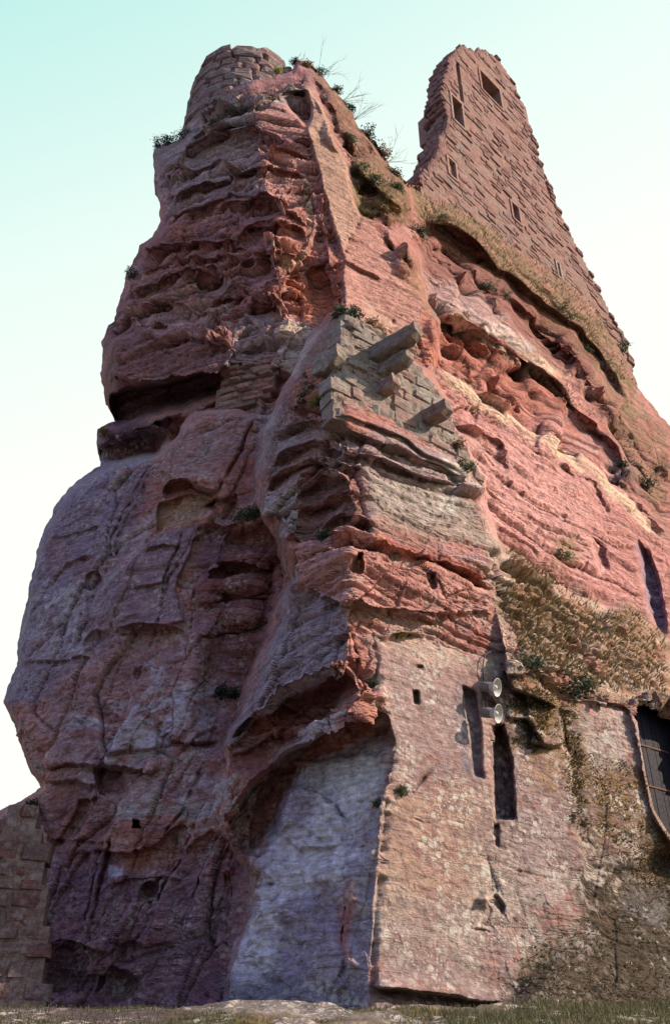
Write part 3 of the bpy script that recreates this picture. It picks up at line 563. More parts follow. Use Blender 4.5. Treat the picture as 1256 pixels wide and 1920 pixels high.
for q in ([(775,345),(900,420),(1000,500),(1130,620),(1200,760),(1120,680),(1000,560),(860,440),(780,400)],[(1120,640),(1256,820),(1256,960),(1160,800)],[(850,790),(890,870),(900,930),(880,890)]): paint(q, C(.17,.14,.06), .55, 8, 1.4, n2 + .3 * n3)
paint([(1195,1010),(1240,1100),(1250,1190),(1215,1140)], C(.27,.22,.28), .85, 5, 0); paint([(1150,850),(1200,870),(1200,930),(1160,900)], C(.15,.12,.11), .8, 6, .2)  # purple patch: shadow of the recess painted into the colour
paint([(1040,1010),(1080,1000),(1090,1060),(1040,1060)], OLIVE, .6, 12, .6)
paint([(932,1015),(960,1035),(1060,1095),(1180,1145),(1256,1190),(1560,1330),(1560,1480),(1256,1330),(1160,1290),(1060,1265),(985,1230),(945,1130)], C(.25,.175,.10), .85, 8, .5)
paint([(932,1020),(1060,1090),(1256,1190),(1256,1310),(1060,1262),(985,1230),(945,1130)], C(.40,.32,.25), .7, 16, 1.4, n2); paint([(932,1020),(1060,1090),(1256,1190),(1256,1250),(1060,1200),(945,1130)], C(.12,.09,.045), .7, 16, 1.6, n1); paint([(1000,1180),(1120,1200),(1130,1250),(1020,1260)], C(.36,.29,.22), .6, 20, .8, n2)
# relief contrast painted in: crevice dirt and shade darken hollows, edges lightened; speckle
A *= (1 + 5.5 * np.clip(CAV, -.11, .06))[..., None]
A *= (1 + .20 * n3 + .12 * n2)[..., None]; mixin(DARK * 1.3, sstep(.55, 1.1, n2 + .7 * n3) * .35)
for q, cc3, s3 in (([(700,1180),(930,1220),(950,1500),(740,1500)], C(.36,.20,.165), .45), ([(740,1250),(900,1300),(900,1460),(760,1480)], C(.26,.22,.21), .55), ([(700,1500),(930,1480),(960,1700),(700,1680)], C(.34,.24,.16), .5), ([(950,1400),(1100,1400),(1120,1640),(960,1640)], C(.28,.225,.22), .6),
    ([(960,1300),(1080,1290),(1100,1500),(980,1440)], C(.27,.175,.09), .7), ([(940,1640),(1130,1640),(1100,1760),(940,1800)], C(.34,.30,.26), .6), ([(1100,1320),(1200,1330),(1200,1440),(1110,1440)], C(.38,.33,.29), .7), ([(700,1760),(960,1780),(960,1880),(700,1880)], C(.20,.15,.14), .6),
    ([(1090,1430),(1230,1480),(1256,1640),(1120,1620)], C(.22,.14,.07), .8), ([(1120,1560),(1200,1560),(1190,1650),(1110,1650)], C(.42,.38,.33), .7), ([(900,1480),(1000,1560),(960,1640),(900,1600)], C(.24,.19,.18), .4)): paint(q, cc3, s3, 26, .95, n2 + .5 * n3)
_m3 = A.mean(-1, keepdims=True); A = np.clip(_m3 + 1.04 * (A - _m3), .01, 1); A *= C(1.02, .98, 1.07)
spk = sstep(.30, .06, worley(X * 5.5, Y * 5.5, Z * 5.5, 8)[0]) * region([(690,1180),(960,1230),(1300,1300),(1300,1900),(690,1900),(720,1400)], 20) * sstep(-.1, .5, n4 + .3 * n2)
mixin(PALE, spk * .75)
A = np.clip(A, .015, .8)
LI = .12 + 0 * U
for q, v_ in (([(690,1180),(960,1230),(1300,1300),(1300,1900),(690,1900),(720,1400)], 1.0), ([(1080,1600),(1300,1560),(1300,1900),(960,1900),(1000,1780)], .25), ([(480,780),(900,800),(980,1220),(700,1200),(560,1000)], .55), ([(412,1400),(735,1370),(690,1900),(412,1900)], .8),
              ([(0,860),(400,780),(500,1000),(430,1560),(430,1900),(0,1900)], .72), ([(350,180),(640,150),(560,340),(290,340)], .4), ([(940,1020),(1300,1190),(1300,1330),(950,1260)], .6)): LI = LI + (v_ - LI) * region(q, 20)
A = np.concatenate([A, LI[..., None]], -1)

# ------------------------------------------------------------------ materials
def rock_material(name, bump=.55, rough=.93, base=None, li=.5, var=.45, seamk=.85):
    """stone: the colour attribute carries tint (and in its alpha how much lichen), the nodes add grain, fine bedding, spots and relief"""
    m = bpy.data.materials.new(name); m.use_nodes = True; t = m.node_tree; b = t.nodes['Principled BSDF']; L = t.links.new
    b.inputs['Roughness'].default_value = rough; b.inputs['Specular IOR Level'].default_value = .12
    at = N(t, 'ShaderNodeAttribute', attribute_name='Col'); geo = N(t, 'ShaderNodeNewGeometry')
    colour, alpha = at.outputs['Color'], at.outputs['Alpha']
    if base is not None:
        oi = N(t, 'ShaderNodeObjectInfo'); cr = N(t, 'ShaderNodeValToRGB'); ee = cr.color_ramp.elements; ee[0].color = (*[c * (1 - var) for c in base], 1); ee[1].color = (*[min(1, c * (1 + var)) for c in base], 1)
        k1 = ee.new(.35); k1.color = (base[0] * 1.08, base[1] * .92, base[2] * .88, 1); k2 = ee.new(.7); k2.color = (base[0] * .9, base[1] * 1.05, base[2] * 1.02, 1)
        ns = N(t, 'ShaderNodeTexNoise', Scale=.9, Detail=3.0); L(geo.outputs['Position'], ns.inputs['Vector']); am = N(t, 'ShaderNodeMath', operation='ADD'); am.inputs[1].default_value = 0
        sc_ = N(t, 'ShaderNodeMath', operation='MULTIPLY_ADD'); sc_.inputs[1].default_value = .5; L(oi.outputs['Random'], sc_.inputs[0]); L(ns.outputs[0], sc_.inputs[2]); sb = N(t, 'ShaderNodeMath', operation='SUBTRACT'); sb.inputs[1].default_value = .25; L(sc_.outputs[0], sb.inputs[0])
        L(sb.outputs[0], cr.inputs[0]); vl = N(t, 'ShaderNodeValue'); vl.outputs[0].default_value = li; colour, alpha = cr.outputs[0], vl.outputs[0]
    a = N(t, 'ShaderNodeTexNoise', Scale=7.0, Detail=6.0, Roughness=.74); c = N(t, 'ShaderNodeTexNoise', Scale=34.0, Detail=3.0, Roughness=.7)
    mp = N(t, 'ShaderNodeMapping'); mp.inputs['Scale'].default_value = (1.6, 1.6, 13.0); L(geo.outputs['Position'], mp.inputs['Vector'])
    d = N(t, 'ShaderNodeTexNoise', Scale=1.0, Detail=3.0, Roughness=.6, Distortion=.6); L(mp.outputs[0], d.inputs['Vector'])
    for n_ in (a, c): L(geo.outputs['Position'], n_.inputs['Vector'])
    def mr_(src, lo, hi, o1, o2):
        r = N(t, 'ShaderNodeMapRange'); 
        for i, x in ((1, lo), (2, hi), (3, o1), (4, o2)): r.inputs[i].default_value = x
        L(src, r.inputs[0]); return r.outputs[0]
    g1 = mr_(a.outputs[0], .3, .7, .60, 1.40); g2 = mr_(d.outputs[0], .35, .65, .84, 1.16)
    mu = N(t, 'ShaderNodeMath', operation='MULTIPLY'); L(g1, mu.inputs[0]); L(g2, mu.inputs[1])
    v = N(t, 'ShaderNodeVectorMath', operation='SCALE'); L(colour, v.inputs[0]); L(mu.outputs[0], v.inputs['Scale'])
    # crusts of lichen: pale grey-green spots of two sizes, thinned by noise
    vo = N(t, 'ShaderNodeTexVoronoi', Scale=5.5); wv = N(t, 'ShaderNodeVectorMath', operation='MULTIPLY_ADD'); wv.inputs[1].default_value = (.12, .12, .12); L(a.outputs['Color'], wv.inputs[0]); L(geo.outputs['Position'], wv.inputs[2]); L(wv.outputs[0], vo.inputs['Vector'])
    sp = mr_(vo.outputs['Distance'], .42, .28, 0, 1); vo2 = N(t, 'ShaderNodeTexVoronoi', Scale=15.0); L(wv.outputs[0], vo2.inputs['Vector']); sp2 = mr_(vo2.outputs['Distance'], .40, .26, 0, .8)
    big = N(t, 'ShaderNodeTexNoise', Scale=1.3, Detail=3.0); L(geo.outputs['Position'], big.inputs['Vector']); bg_ = mr_(big.outputs[0], .42, .62, 0, 1)
    mx = N(t, 'ShaderNodeMath', operation='MAXIMUM'); L(sp, mx.inputs[0]); L(sp2, mx.inputs[1]); m1 = N(t, 'ShaderNodeMath', operation='MULTIPLY'); L(mx.outputs[0], m1.inputs[0]); L(bg_, m1.inputs[1])
    m2 = N(t, 'ShaderNodeMath', operation='MULTIPLY'); L(m1.outputs[0], m2.inputs[0]); L(alpha, m2.inputs[1])
    mixc = N(t, 'ShaderNodeMix', data_type='RGBA'); mixc.inputs[7].default_value = (.48, .445, .405, 1); L(m2.outputs[0], mixc.inputs[0]); L(v.outputs[0], mixc.inputs[6])
    dk = mr_(c.outputs[0], .30, .40, .45, 1.0); v3 = N(t, 'ShaderNodeVectorMath', operation='SCALE'); L(mixc.outputs[2], v3.inputs[0]); L(dk, v3.inputs['Scale'])
    L(v3.outputs[0], b.inputs['Base Color'])
    ad = N(t, 'ShaderNodeMath', operation='MULTIPLY_ADD'); ad.inputs[1].default_value = .30; L(c.outputs[0], ad.inputs[0]); L(a.outputs[0], ad.inputs[2])
    ad2 = N(t, 'ShaderNodeMath', operation='MULTIPLY_ADD'); ad2.inputs[1].default_value = .6; L(d.outputs[0], ad2.inputs[0]); L(ad.outputs[0], ad2.inputs[2])
    # seams along the beds: a warped height drives a stepped profile with thin open joints
    wn = N(t, 'ShaderNodeTexNoise', Scale=.55, Detail=4.0, Roughness=.5); L(geo.outputs['Position'], wn.inputs['Vector'])
    wo_ = N(t, 'ShaderNodeVectorMath', operation='MULTIPLY_ADD'); wo_.inputs[1].default_value = (.5, .5, .9); L(wn.outputs['Color'], wo_.inputs[0]); L(geo.outputs['Position'], wo_.inputs[2])
    mp2 = N(t, 'ShaderNodeMapping'); mp2.inputs['Scale'].default_value = (.35, .35, 4.2); L(wo_.outputs[0], mp2.inputs['Vector'])
    sn = N(t, 'ShaderNodeTexNoise', Scale=1.0, Detail=2.5, Roughness=.55); L(mp2.outputs[0], sn.inputs['Vector'])
    def seam(level, wid):
        s0 = N(t, 'ShaderNodeMath', operation='SUBTRACT'); s0.inputs[1].default_value = level; L(sn.outputs[0], s0.inputs[0]); s1 = N(t, 'ShaderNodeMath', operation='ABSOLUTE'); L(s0.outputs[0], s1.inputs[0]); return mr_(s1.outputs[0], 0, wid, 0, 1)
    sm0 = N(t, 'ShaderNodeMath', operation='MINIMUM'); L(seam(.46, .012), sm0.inputs[0]); L(seam(.56, .010), sm0.inputs[1])
    sm = N(t, 'ShaderNodeMath', operation='MINIMUM'); L(seam(.51, .006), sm.inputs[1]); L(sm0.outputs[0], sm.inputs[0])
    mp3 = N(t, 'ShaderNodeMapping'); mp3.inputs['Rotation'].default_value = (0, .5, 0); mp3.inputs['Scale'].default_value = (1.5, .9, .42); L(wo_.outputs[0], mp3.inputs['Vector'])
    jv = N(t, 'ShaderNodeTexVoronoi', feature='DISTANCE_TO_EDGE', Scale=1.0); L(mp3.outputs[0], jv.inputs['Vector']); jc = mr_(jv.outputs['Distance'], 0, .016, 0, 1)
    gate = mr_(big.outputs[0], .36, .42, 0, 1); jg = N(t, 'ShaderNodeMath', operation='MAXIMUM'); L(jc, jg.inputs[0]); L(gate, jg.inputs[1])
    sj = N(t, 'ShaderNodeMath', operation='MINIMUM'); L(sm.outputs[0], sj.inputs[0]); L(jg.outputs[0], sj.inputs[1])
    stp = mr_(sn.outputs[0], .44, .50, 0, .8); stp2 = mr_(sn.outputs[0], .55, .58, 0, .6)
    h1 = N(t, 'ShaderNodeMath', operation='ADD'); L(stp, h1.inputs[0]); L(stp2, h1.inputs[1]); h2 = N(t, 'ShaderNodeMath', operation='MULTIPLY_ADD'); h2.inputs[1].default_value = .8; L(sj.outputs[0], h2.inputs[0]); L(h1.outputs[0], h2.inputs[2])
    if base is None:
        h3 = N(t, 'ShaderNodeMath', operation='MULTIPLY_ADD'); sk_ = mr_(alpha, .45, .95, seamk, .08); L(sk_, h3.inputs[1]); L(h2.outputs[0], h3.inputs[0]); L(ad2.outputs[0], h3.inputs[2]); ad2 = h3
        dmax = mr_(alpha, .45, .95, .55, .9); sj2 = N(t, 'ShaderNodeMath', operation='MAXIMUM'); L(sj.outputs[0], sj2.inputs[0]); L(dmax, sj2.inputs[1]); dirt = sj2.outputs[0]; v4 = N(t, 'ShaderNodeVectorMath', operation='SCALE'); L(v3.outputs[0], v4.inputs[0]); L(dirt, v4.inputs['Scale']); L(v4.outputs[0], b.inputs['Base Color'])
    bp = N(t, 'ShaderNodeBump', Strength=bump, Distance=.16); L(ad2.outputs[0], bp.inputs['Height']); L(bp.outputs[0], b.inputs['Normal'])
    return m
ROCK = rock_material('sandstone')
def flat_material(name, col, rough=.85, var=.3, scale=6.0, bump=0.0, metal=0.0, spec=.2, trans=0.0):
    m = bpy.data.materials.new(name); m.use_nodes = True; t = m.node_tree; b = t.nodes['Principled BSDF']
    b.inputs['Roughness'].default_value = rough; b.inputs['Specular IOR Level'].default_value = spec; b.inputs['Metallic'].default_value = metal
    geo = N(t, 'ShaderNodeNewGeometry'); a = N(t, 'ShaderNodeTexNoise', Scale=scale, Detail=6.0, Roughness=.65); t.links.new(geo.outputs['Position'], a.inputs['Vector'])
    oi = N(t, 'ShaderNodeObjectInfo'); ad = N(t, 'ShaderNodeMath', operation='MULTIPLY_ADD'); ad.inputs[1].default_value = .5; t.links.new(oi.outputs['Random'], ad.inputs[0]); t.links.new(a.outputs[0], ad.inputs[2])
    r = N(t, 'ShaderNodeMapRange'); r.inputs[1].default_value = .35; r.inputs[2].default_value = 1.15; r.inputs[3].default_value = 1 - var; r.inputs[4].default_value = 1 + var
    t.links.new(ad.outputs[0], r.inputs[0])
    v = N(t, 'ShaderNodeVectorMath', operation='SCALE'); v.inputs[0].default_value = col; t.links.new(r.outputs[0], v.inputs['Scale']); t.links.new(v.outputs[0], b.inputs['Base Color'])
    if bump:
        a.inputs['Roughness'].default_value = .78; a.inputs['Detail'].default_value = 9.0; big = N(t, 'ShaderNodeTexNoise', Scale=scale * .35, Detail=4.0); t.links.new(geo.outputs['Position'], big.inputs['Vector'])
        s1 = N(t, 'ShaderNodeMath', operation='MULTIPLY_ADD'); s1.inputs[1].default_value = 1.2; t.links.new(big.outputs[0], s1.inputs[0]); t.links.new(ad.outputs[0], s1.inputs[2]); r.inputs[1].default_value = .8; r.inputs[2].default_value = 1.9; t.links.new(s1.outputs[0], r.inputs[0])
        bp = N(t, 'ShaderNodeBump', Strength=bump, Distance=.18); t.links.new(a.outputs[0], bp.inputs['Height']); t.links.new(bp.outputs[0], b.inputs['Normal'])
    return m

# ------------------------------------------------------------------ mesh building
def mesh_from(name, co, faces, mat, colour=None, parent=None, smooth=False):
    me = bpy.data.meshes.new(name); co = np.asarray(co, np.float32); faces = np.asarray(faces, np.int32); k = faces.shape[1]
    me.vertices.add(len(co)); me.vertices.foreach_set('co', co.ravel()); me.loops.add(faces.size); me.loops.foreach_set('vertex_index', faces.ravel())
    me.polygons.add(len(faces)); me.polygons.foreach_set('loop_start', np.arange(0, faces.size, k, dtype=np.int32))
    me.update(calc_edges=True); me.validate()
    if smooth: me.polygons.foreach_set('use_smooth', np.ones(len(faces), bool))
    else: me.polygons.foreach_set('use_smooth', np.zeros(len(faces), bool))
    if colour is not None:
        at = me.color_attributes.new('Col', 'FLOAT_COLOR', 'POINT'); c4 = np.ones((len(co), 4), np.float32); c4[:, :colour.shape[1]] = colour; at.data.foreach_set('color', c4.ravel())
    me.materials.append(mat); o = bpy.data.objects.new(name, me); COL.objects.link(o)
    if parent is not None: o.parent = parent
    return o
def tag(o, label=None, cat=None, group=None, kind=None):
    if label: o['label'] = label
    if cat: o['category'] = cat
    if group: o['group'] = group
    if kind: o['kind'] = kind
    return o
def empty(name, loc, label=None, cat=None, group=None):
    o = bpy.data.objects.new(name, None); COL.objects.link(o); o.location = loc; o.empty_display_size = .2; return tag(o, label, cat, group)

# the sculpted rock, closed behind so that it is a body and not a sheet
quad = MASK[:-1, :-1] & MASK[1:, :-1] & MASK[:-1, 1:] & MASK[1:, 1:]
idx = np.arange(NU * NV).reshape(NV, NU)
q = np.stack([idx[:-1, :-1], idx[1:, :-1], idx[1:, 1:], idx[:-1, 1:]], -1)
qid = ID[:-1, :-1]
_o = np.pad(~quad, 1, constant_values=True); RIM = _o[:-1, :-1] | _o[1:, :-1] | _o[:-1, 1:] | _o[1:, 1:]
def cliff_part(name, ids, label):
    sel = quad & np.isin(qid, ids); f = q[sel]; used, inv = np.unique(f, return_inverse=True); f = inv.reshape(f.shape)
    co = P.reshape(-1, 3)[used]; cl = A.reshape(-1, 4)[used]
    # border edges of the sky-line only get a thick back
    ed = np.concatenate([f[:, [0, 1]], f[:, [1, 2]], f[:, [2, 3]], f[:, [3, 0]]]); key = np.sort(ed, 1); _, ix, ct_ = np.unique(key[:, 0].astype(np.int64) * len(used) + key[:, 1], return_index=True, return_counts=True)
    be = ed[ix[ct_ == 1]]; ob = RIM.ravel()[used]; be = be[ob[be[:, 0]] & ob[be[:, 1]]]; bv = np.unique(be); base = len(co); m = {}
    rings = [(1.2, .10), (3.2, .55), (6.5, 1.4)]
    allco = [co]; allcl = [cl]; F = [f]; prev = {int(v): int(v) for v in bv}
    cen = co[bv].mean(0)
    for dep, sh in (rings if len(be) else []):
        p = co[bv].astype(float).copy(); v_ = p - cen; v_[:, 1] = 0; L = np.linalg.norm(v_, axis=1, keepdims=True) + 1e-6
        nn = fbm(p[:, 0] * .8, p[:, 2] * .8, dep, 3)[:, None] * .25
        p = p - v_ / L * (sh + nn); dd = ray(U0.ravel()[used[bv]], V0.ravel()[used[bv]]); p += dd / np.linalg.norm(dd, axis=1, keepdims=True) * dep * .6; p[:, 1] += dep * .5
        allco.append(p); allcl.append(cl[bv]); cur = {int(v): base + i for i, v in enumerate(bv)}; base += len(bv)
        F.append(np.array([[prev[int(b)], prev[int(a)], cur[int(a)], cur[int(b)]] for a, b in be])); prev = cur
    o = mesh_from(name, np.concatenate(allco), np.concatenate(F), ROCK, np.concatenate(allcl)); o['kind'] = 'structure'; tag(o, label); return o
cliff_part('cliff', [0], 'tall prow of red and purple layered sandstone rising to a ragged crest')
cliff_part('lower_cliff', [1], 'leaning jointed purple rock slabs at the lower left of the cliff')
cliff_part('rock_buttress', [2], 'sandstone buttress with corbels and a mossy lower wall in front of the cliff')
cliff_part('grass_terrace', [3], 'sloping ledge of dry grass between buttress and back wall')

# where a thing set on the rock stands: the sculpted point behind a place in the picture
def on_rock(u, v, off=0.0):
    j = int(np.clip(np.searchsorted(GU, u), 0, NU - 1)); i = int(np.clip(np.searchsorted(GV, v), 0, NV - 1))
    return Vector(P[i, j]) + Vector(NB[i, j]) * off, Vector(NB[i, j])
#@@OBJECTS
# ------------------------------------------------------------------ ground
def ground_z(x, y):
    z = np.interp(y, [-400, 0, 6, 9, 12, 14, 15.6, 18, 60, 600], [-1.6, -1.6, -1.55, -.5, .70, 1.02, 1.33, 1.45, 1.6, 1.6])
    return z + .0 * x
gx = np.concatenate([np.linspace(-600, -14, 14), np.arange(-12, 14, .11), np.linspace(16, 600, 14)]); gy = np.concatenate([np.linspace(-400, 4, 12), np.arange(5, 19.5, .11), np.linspace(22, 600, 14)])
GXX, GYY = np.meshgrid(gx, gy)
near = np.exp(-((GYY - 14) / 4.5) ** 2)
slab = sstep(.05, .35, fbm(GXX * .35 + 3, GYY * .8, 0.2, 3) + .55 * sstep(2.0, .2, np.abs(GXX + .4)) - .25)       # bare bedrock showing through
GZ = ground_z(GXX, GYY) + near * (.10 * fbm(GXX * .5, GYY * .5, 1.1, 3) + .035 * fbm(GXX * 2, GYY * 2, 2.2, 4) + .06 * slab * np.floor(3 * (.5 + .5 * perlin(GXX * .7, GYY * 1.6, 4.4))))
gcol = np.ones(GXX.shape + (3,)) * C(.085, .075, .035)
gn = fbm(GXX * 1.2, GYY * 1.2, 7.7, 4)
gcol += (C(.17, .12, .06) - gcol) * sstep(-.2, .6, gn)[..., None]
gcol += (C(.16, .135, .12) * (1 + .6 * gn[..., None]) - gcol) * (slab * sstep(-4.0, -1.5, GXX) * sstep(3.4, 1.4, GXX))[..., None]
gcol += (C(.12, .085, .10) - gcol) * (sstep(-1.5, -3.0, GXX) * .8)[..., None]
gi = np.arange(GXX.size).reshape(GXX.shape); gf = np.stack([gi[:-1, :-1], gi[:-1, 1:], gi[1:, 1:], gi[1:, :-1]], -1).reshape(-1, 4)
GR = mesh_from('ground', np.stack([GXX, GYY, GZ], -1).reshape(-1, 3), gf, ROCK, np.clip(gcol, .02, .8).reshape(-1, 3)); GR['kind'] = 'structure'
tag(GR, 'rising ground of dark turf with a pale slab of bedrock in front of the rock foot')

# ------------------------------------------------------------------ stones
rnd = random.Random(11)
def stone_mesh(seed, mat, cham=.12, rough=.09):
    r = random.Random(seed); bm = bmesh.new()
    fr = [(-.5, -.5), (.5, -.5), (.5, .5), (-.5, .5)]
    j = lambda a: a + r.uniform(-rough, rough)
    back = [bm.verts.new((j(x) , .5, j(z))) for x, z in fr]; ring = [bm.verts.new((j(x), -.30 + r.uniform(-.08, .08), j(z))) for x, z in fr]
    k = 1 - 2 * cham; face = [bm.verts.new((j(x * k), -.5 + r.uniform(-.10, .06), j(z * k))) for x, z in fr]
    c = bm.verts.new((r.uniform(-.2, .2), -.5 - r.uniform(0, .12), r.uniform(-.2, .2)))
    for i in range(4):
        n = (i + 1) % 4; bm.faces.new((back[i], back[n], ring[n], ring[i])); bm.faces.new((ring[i], ring[n], face[n], face[i])); bm.faces.new((face[i], face[n], c))
    bm.faces.new(back[::-1]); bmesh.ops.recalc_face_normals(bm, faces=bm.faces[:])
    me = bpy.data.meshes.new('stone'); bm.to_mesh(me); bm.free(); me.materials.append(mat); return me
class Frame:
    """a wall face: origin, run direction, outward normal, up"""
    def __init__(s, o, t, n=None):
        s.o = Vector(o); s.t = Vector(t).normalized(); s.up = Vector((0, 0, 1)); s.n = s.t.cross(s.up).normalized()
        if s.n.dot(-s.o) < 0: s.n = -s.n
    def hit(s, u, v):
        d = Vector(ray(u, v)); k = s.o.dot(s.n) / d.dot(s.n); p = d * k - s.o; return (p.dot(s.t), p.z)
    def at(s, a, z, out=0.0): return s.o + s.t * a + s.up * z + s.n * out
    def basis(s): return Matrix((s.t, -s.n, s.up)).transposed()      # local -y looks outward
def inpoly(x, y, P_):
    c = False; n = len(P_)
    for i in range(n):
        (ax, ay), (bx, by) = P_[i], P_[(i + 1) % n]
        if (ay > y) != (by > y) and x < (bx - ax) * (y - ay) / (by - ay) + ax: c = not c
    return c
def core(name, fr, poly, holes, cell, depth, mat, parent, out0=0.0, relief=.03, cut=None):
    xs = [p[0] for p in poly]; zs = [p[1] for p in poly]; nx = int((max(xs) - min(xs)) / cell) + 2; nz = int((max(zs) - min(zs)) / cell) + 2; x0, z0 = min(xs) - cell / 2, min(zs) - cell / 2
    on = {}
    for i in range(nx):
        for k in range(nz):
            x, z = x0 + (i + .5) * cell, z0 + (k + .5) * cell
            if inpoly(x, z, poly) and not any(inpoly(x, z, h) for h in holes): on[(i, k)] = 1
    V_, F_, vi = [], [], {}
    off = Vector(parent.location) if parent else Vector((0, 0, 0))
    def v(i, k, b):
        if (i, k, b) not in vi:
            p = fr.at(x0 + i * cell, z0 + k * cell, out0 + (perlin(i * .7, k * .7, 3.3) * relief if b == 0 else -depth)) - off
            vi[(i, k, b)] = len(V_); V_.append(tuple(p))
        return vi[(i, k, b)]
    for (i, k) in on:
        F_.append((v(i,k,0), v(i+1,k,0), v(i+1,k+1,0), v(i,k+1,0))); F_.append((v(i,k,1), v(i,k+1,1), v(i+1,k+1,1), v(i+1,k,1)))
        for di, dk, a, b in ((-1,0,(0,0),(0,1)), (1,0,(1,1),(1,0)), (0,-1,(1,0),(0,0)), (0,1,(0,1),(1,1))):
            if (i + di, k + dk) not in on: F_.append((v(i+a[0],k+a[1],0), v(i+b[0],k+b[1],0), v(i+b[0],k+b[1],1), v(i+a[0],k+a[1],1)))
    o = mesh_from(name, V_, F_, mat); o.parent = parent; return o
def place_stones(specs, meshes, parent, limit=300):
    """specs: (matrix rotation 3x3, centre, (w, d, h)); the largest in view become stones of their own, the rest one part"""
    off = Vector(parent.location)
    def size(sp):
        c = sp[1]; f = c.y * CP + c.z * SP; return sp[2][0] * sp[2][2] / max(f, 1) ** 2
    def seen(sp):
        u, v = project(sp[1]); return -20 < u < 1276 and -20 < v < 1940
    specs = [q for q in specs if seen(q)]
    specs.sort(key=size, reverse=True)
    for k, (B, c, d) in enumerate(specs[:limit]):
        o = bpy.data.objects.new('stone', meshes[k % len(meshes)]); COL.objects.link(o); o.parent = parent
        o.matrix_local = Matrix.Translation(c - off) @ (B.to_4x4()) @ Matrix.Diagonal((d[0], d[1], d[2], 1))
    if len(specs) > limit:
        bm = bmesh.new()
        for k, (B, c, d) in enumerate(specs[limit:]):
            t_ = meshes[k % len(meshes)].copy(); t_.transform(Matrix.Translation(c - off) @ B.to_4x4() @ Matrix.Diagonal((d[0], d[1], d[2], 1))); bm.from_mesh(t_); bpy.data.meshes.remove(t_)
        me = bpy.data.meshes.new('small_stones'); bm.to_mesh(me); bm.free(); me.materials.append(meshes[0].materials[0]); o = bpy.data.objects.new('small_stones', me); COL.objects.link(o); o.parent = parent; o['kind'] = 'stuff'
def course_stones(fr, poly, holes, hh, ww, depth, prot, seed, drop=.04, tiltd=1.5, gap=.03):
    r = random.Random(seed); xs = [p[0] for p in poly]; zs = [p[1] for p in poly]; z = min(zs); out = []; B = fr.basis()
    while z < max(zs):
        h = r.uniform(*hh); x = min(xs) - r.uniform(0, ww[1])
        while x < max(xs):
            w = r.uniform(*ww); cx, cz = x + w / 2, z + h / 2; x += w
            pts = ((cx, cz), (cx - w * .4, cz), (cx + w * .4, cz))
            if not inpoly(cx, cz, poly) or (not inpoly(*pts[1], poly) and not inpoly(*pts[2], poly)): continue
            if any(inpoly(a, b, h_) or inpoly(a, b + h * .4, h_) or inpoly(a, b - h * .4, h_) for a, b in pts for h_ in holes): continue
            if r.random() < drop: continue
            if not inpoly(cx - w * .5, cz, poly): cx += w * .12; w *= .75
            if not inpoly(cx + w * .5, cz, poly): cx -= w * .12; w *= .75
            R = Matrix.Rotation(math.radians(r.uniform(-tiltd, tiltd)), 3, 'Y')
            out.append((B @ R, fr.at(cx, cz, r.uniform(*prot) - depth / 2), (w - gap * r.uniform(.5, 2), depth, h - gap * r.uniform(.5, 2))))
        z += h
    return out
STONE_T = rock_material('tower_stone', .6, .93, (.215, .135, .135), 0.25); MORT_T = rock_material('tower_mortar', .6, .93, (.255, .165, .155), 0.3)
STONE_G = rock_material('lichen_stone', .6, .93, (.29, .225, .215), .45); MORT_G = rock_material('grey_mortar', .6, .93, (.27, .205, .19), .3)
STONE_P = rock_material('purple_stone', .6, .93, (.23, .165, .175), 0.5); STONE_R = rock_material('red_stone', .6, .93, (.31, .185, .165), 0.3)
STONE_B = rock_material('brown_stone', .6, .93, (.17, .098, .095), 0.3); MORT_B = rock_material('pale_mortar', .6, .93, (.225, .135, .125), 0.3)
JAMB = rock_material('dressed_stone', .5, .93, (.29, .19, .175), .3, .3)
vT = [stone_mesh(i, STONE_T, .10) for i in range(10)]; vG = [stone_mesh(20 + i, STONE_G, .07, .08) for i in range(10)]; vP = [stone_mesh(40 + i, STONE_P, .12) for i in range(8)]
vR = [stone_mesh(60 + i, STONE_R, .12, .08) for i in range(8)]; vB = [stone_mesh(80 + i, STONE_B, .10, .05) for i in range(8)]

# --- the ruined tower wall at the upper right
p1, p2 = Vector(pt(800, 352, 29.4)), Vector(pt(1176, 680, 42.6)); TF = Frame(p1, Vector((p2.x - p1.x, p2.y - p1.y, 0)))
TP = [(786,360),(797,340),(806,322),(826,300),(832,262),(843,246),(845,214),(834,186),(838,160),(847,131),(850,112),(869,89),(894,103),(908,96),(936,112),(941,123),(960,150),(968,165),(971,182),(985,200),(991,228),(1002,262),(1010,300),
      (1030,345),(1046,392),(1066,432),(1085,472),(1110,520),(1130,560),(1152,606),(1172,642),(1186,690),(1180,720),(1140,715),(1060,650),(960,570),(860,480),(790,430),(775,390)]
tp = [TF.hit(*p) for p in TP]
WINS = [[(902,146),(903,176),(936,192),(935,160)], [(846,184),(850,226),(868,238),(864,192)], [(841,300),(841,328),(853,334),(853,307)], [(959,382),(961,409),(973,417),(971,390)], [(1043,492),(1045,516),(1050,521),(1048,498)]]
wins = [[TF.hit(*p) for p in w] for w in WINS]
def rectify(w):
    xs = sorted(p[0] for p in w); zs = sorted(p[1] for p in w); a, b = (xs[0] + xs[1]) / 2, (xs[2] + xs[3]) / 2; c, d = (zs[0] + zs[1]) / 2, (zs[2] + zs[3]) / 2
    return [(a, c), (b, c), (b, d), (a, d)]
wins = [rectify(w) for w in wins]; chase = rectify([TF.hit(*p) for p in [(856,118),(862,188),(867,190),(861,120)]]); (ca, cb_), _, (cc2, cd), _ = chase; chase = [(ca - .05, cb_), (cc2 + .1, cb_), (cc2 + .1, cd), (ca - .05, cd)]
tower = empty('ruined_tower', TF.o, 'tall broken tower wall of red rubble stone with window openings on the crest at right', 'tower')
